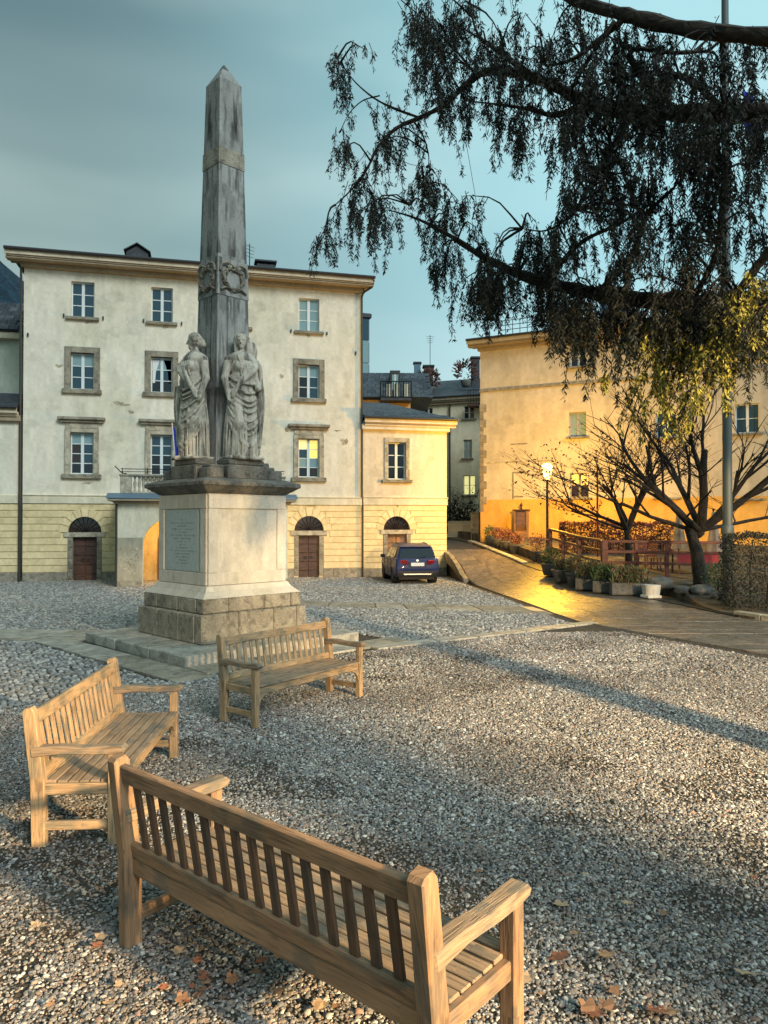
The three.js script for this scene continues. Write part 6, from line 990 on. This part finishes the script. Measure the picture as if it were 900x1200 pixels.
// the big tree beside the lamp behind the viewer, whose trunk throws the broad shade over the gravel
growTree('plane_tree', 'big plane tree at edge of square beside the hooded lamp', [6.85, 0, 2.3], { seed: 41, trunk: 5.4, r: 0.4, levels: 3, taper: 0.75, bend: 0.04, limbs: [[5.1, 0.4, 0.8, 3, 0.2], [5.2, 2.2, 1.0, 3, 0.2], [5.2, 4.1, 0.9, 3, 0.2]], forks: 3, leaves: 3, leafP: 0.6, ls: 0.4, ll: 0.16, lc: [0.14, 0.08, 0.03] });
// ---------------------------------------------------------------- fallen leaves
{
  const r = rng(8), shapes = [0, 1, 2].map(s => { const q = [], rs = rng(s + 3); for (let i = 0; i < 22; i++) { const a = i / 22 * 6.283, lob = 0.55 + 0.35 * Math.abs(Math.cos(a * 2.5)) + rr(-0.08, 0.08, rs); q.push(new THREE.Vector2(Math.cos(a) * lob, Math.sin(a) * lob)); } const g = new THREE.ShapeGeometry(new THREE.Shape(q)), p = g.attributes.position; for (let i = 0; i < p.count; i++) { const x = p.getX(i), y = p.getY(i); p.setZ(i, 0.35 * Math.abs(y) * (s ? 1 : 0.5) + 0.25 * x * x - 0.08); } g.rotateX(-Math.PI / 2); const st = tube([[0.5, -0.02, 0], [0.95, 0.1, 0.05], [1.25, 0.05, 0.1]], 0.025, 4); const m = merge([g.toNonIndexed(), st]); m.computeVertexNormals(); return m; });
  const mats = [[0.36, 0.21, 0.11], [0.24, 0.13, 0.07], [0.40, 0.28, 0.17], [0.27, 0.10, 0.05]].map(c => std(c, 0.8, { side: THREE.DoubleSide }));
  const drop = (px, py, s) => { const p = onGround(px, py), m = solo('fallen_leaf', shapes[Math.floor(r() * 3)], mats[Math.floor(r() * 4)], 'dry brown leaf lying on the gravel', 'leaf', 'fallen leaves on the gravel'); m.position.copy(p).add(V3(0, 0.03, 0)); m.scale.setScalar(s); m.rotation.set(rr(-0.25, 0.25, r), rr(0, 6.28, r), rr(-0.25, 0.25, r)); };
  for (const [x, y, s] of [[658, 1066, 0.055], [657, 1130, 0.055], [710, 1127, 0.05], [874, 1150, 0.065], [690, 1190, 0.05], [712, 1188, 0.05], [770, 1192, 0.055], [618, 1155, 0.04], [673, 1100, 0.03], [785, 1196, 0.05], [698, 1196, 0.05]]) drop(x, y, s);
  for (let i = 0; i < 70; i++) { const k = r(); const [cx, cy, w, h] = k < 0.3 ? [310, 1140, 90, 50] : k < 0.55 ? [190, 870, 40, 14] : k < 0.75 ? [360, 815, 60, 14] : k < 0.9 ? [140, 1140, 100, 50] : [720, 1100, 180, 90]; drop(cx + rr(-1, 1, r) * w, cy + rr(-1, 1, r) * h, rr(0.018, 0.04, r)); }
}
// ---------------------------------------------------------------- the parked car
{
  const c = thing('parked_car', 'dark blue compact SUV parked nose to the wall', 'car', [1.02, squareY(1, -30.9) + 0.03, -30.95], 7.5 * Math.PI / 180);
  const paint = phy([0.006, 0.018, 0.085], 0.45, { metalness: 0.0, specularIntensity: 0.5, clearcoat: 0.15, clearcoatRoughness: 0.06 }), black = std([0.012, 0.012, 0.013], 0.6), glass = phy([0.01, 0.014, 0.02], 0.04, { ior: 1.7 }), silver = std([0.5, 0.5, 0.5], 0.35, { metalness: 0.8 }), rubber = std([0.015, 0.015, 0.015], 0.9);
  // side profile in (l, y): l runs to the rear; extruded across the car, then drawn in towards roof and ends
  const taperX = (g, k0 = 1) => { const p = g.attributes.position; for (let i = 0; i < p.count; i++) { const y = p.getY(i), z = p.getZ(i); let k = 1; if (y > 0.92) k -= 0.26 * (y - 0.92) / 0.62; if (y < 0.5) k -= 0.05 * (0.5 - y) / 0.3; const e = Math.max(0, Math.abs(z) - 1.55); k -= 0.16 * e * e; p.setX(i, p.getX(i) * k); } const q = toCreasedNormals(g, 0.55); return q; };
  const side = (pts, w, bevel = 0.05) => { const g = new THREE.ExtrudeGeometry(poly(pts), { depth: w - 2 * bevel, steps: 6, bevelEnabled: true, bevelSize: bevel, bevelThickness: bevel, bevelSegments: 3 }); return g.rotateY(-Math.PI / 2).translate(w / 2 - bevel, 0, 0); };   // shape x -> +z (rear)
  const arc = (cz, r, n = 8) => Array.from({ length: n + 1 }, (_, i) => { const a = Math.PI * (1 - i / n); return [cz + Math.cos(a) * r, 0.33 + Math.sin(a) * r]; });
  const low = [[-2.12, 0.34], ...[[-1.78, 0.3]], ...arc(-1.36, 0.37), ...[[-0.9, 0.27], [0.9, 0.27]], ...arc(1.33, 0.37), [1.8, 0.34], [2.08, 0.4], [2.16, 0.56], [2.15, 0.74], [2.08, 0.98], [1.9, 1.0], [-1.0, 0.96], [-1.7, 0.88], [-2.05, 0.74], [-2.17, 0.55]];
  part('body', taperX(side(low, 1.8)), paint, c);
  const gh = [[-1.15, 0.9], [-0.35, 1.46], [0.2, 1.53], [0.9, 1.53], [1.55, 1.47], [1.78, 1.43], [2.08, 0.94]];
  part('cabin', taperX(side(gh, 1.7)), paint, c);
  // rear window, spoiler, side windows
  const quad = (pts) => { const g = new THREE.BufferGeometry(); g.setAttribute('position', new THREE.Float32BufferAttribute(pts.flat(), 3)); g.setIndex([0, 1, 2, 0, 2, 3]); g.computeVertexNormals(); return g; };
  part('rear_window', quad([[-0.72, 1.0, 2.112], [0.72, 1.0, 2.112], [0.6, 1.4, 1.872], [-0.6, 1.4, 1.872]]), glass, c);
  part('spoiler', bev(1.2, 0.04, 0.24, 0.015).rotateX(0.1).translate(0, 1.475, 1.79), paint, c);
  for (const s of [-1, 1]) {
    const X = y => s * (0.85 * (1 - 0.26 * (y - 0.92) / 0.62) + 0.012), W = (n, pts) => part(n, quad(pts.map(([z, y]) => [X(y), y, z])), glass, c);
    W('side_window', [[-0.72, 1.0], [0.18, 1.0], [0.18, 1.42], [-0.25, 1.4]]); W('side_window', [[0.26, 1.0], [1.05, 1.02], [1.0, 1.42], [0.26, 1.42]]); W('side_window', [[1.12, 1.04], [1.52, 1.1], [1.4, 1.4], [1.07, 1.42]]);
    const mr = part('wing_mirror', bev(0.2, 0.14, 0.12, 0.04), black, c); mr.position.set(s * 1.0, 1.03, -0.62);
    const tl = part('tail_light', [bev(0.46, 0.17, 0.12, 0.03).rotateY(s * 0.3).translate(s * 0.6, 0.88, 2.12)], phy([0.22, 0.008, 0.01], 0.15, { clearcoat: 1 }), c);
    part('roof_rail', tube(curve([[s * 0.56, 1.5, -0.2], [s * 0.57, 1.58, 0.1], [s * 0.57, 1.585, 0.9], [s * 0.56, 1.52, 1.4]], 10), 0.018, 6), black, c);
    part('reflector', bev(0.22, 0.05, 0.03, 0.01).rotateY(s * 0.3).translate(s * 0.66, 0.47, 2.17), silver, c);
    for (const z of [-1.36, 1.33]) { const w = new THREE.Group(); w.name = 'wheel'; w.position.set(s * 0.8, 0.33, z); c.add(w); part('tyre', new THREE.TorusGeometry(0.26, 0.08, 10, 24).scale(1, 1, 1.35).rotateY(Math.PI / 2), rubber, w); part('rim', [new THREE.CylinderGeometry(0.21, 0.21, 0.1, 20).rotateZ(Math.PI / 2), ...Array.from({ length: 5 }, (_, i) => box(0.13, 0.4, 0.045).rotateX(i * Math.PI / 5))], silver, w); part('wheel_well', new THREE.CylinderGeometry(0.36, 0.36, 0.2, 16, 1, true).rotateZ(Math.PI / 2).translate(-s * 0.12, 0, 0), black, w); }
  }
  part('rear_bumper', taperX(side([[1.86, 0.3], [2.14, 0.34], [2.19, 0.5], [2.17, 0.58], [1.86, 0.56]], 1.76, 0.03)), black, c); part('skid_trim', bev(1.1, 0.06, 0.03, 0.01).translate(0, 0.42, 2.2), silver, c);
  part('plate_recess', bev(0.7, 0.2, 0.03, 0.01).translate(0, 0.79, 2.195), black, c); const pl = part('number_plate', bev(0.52, 0.13, 0.012, 0.003).translate(0, 0.8, 2.216), std([0.7, 0.71, 0.72], 0.5), c); pl.userData.label = 'worn white number plate'; 
  for (const [x, y, w, h] of [[-0.5, 0.7, 0.012, 0.22], [0.5, 0.7, 0.012, 0.22], [0, 0.6, 1.0, 0.014]]) part('panel_gap', box(w, h, 0.02, x, y, 2.197), black, c); for (const s of [-1, 1]) for (const z of [-0.78, 0.22, 1.08]) part('panel_gap', box(0.02, 0.6, 0.012, s * 0.897, 0.66, z), black, c); for (const s of [-1, 1]) for (const z of [0.05, 0.92]) part('door_handle', bev(0.03, 0.03, 0.16, 0.008).translate(s * 0.905, 0.86, z), silver, c);
  part('badge', new THREE.CylinderGeometry(0.045, 0.045, 0.02, 16).rotateX(Math.PI / 2 - 0.2).translate(0, 0.945, 2.155), silver, c); part('wiper', tube([[0, 1.02, 2.115], [0.36, 1.1, 2.07]], 0.012, 5), black, c); part('underside', span(-0.7, 0.7, 0.2, 0.34, -2.0, 2.0), black, c);
}
scene.traverse(o => { if (o.isMesh) { o.castShadow = true; o.receiveShadow = true; } });
renderer.render(scene, camera);
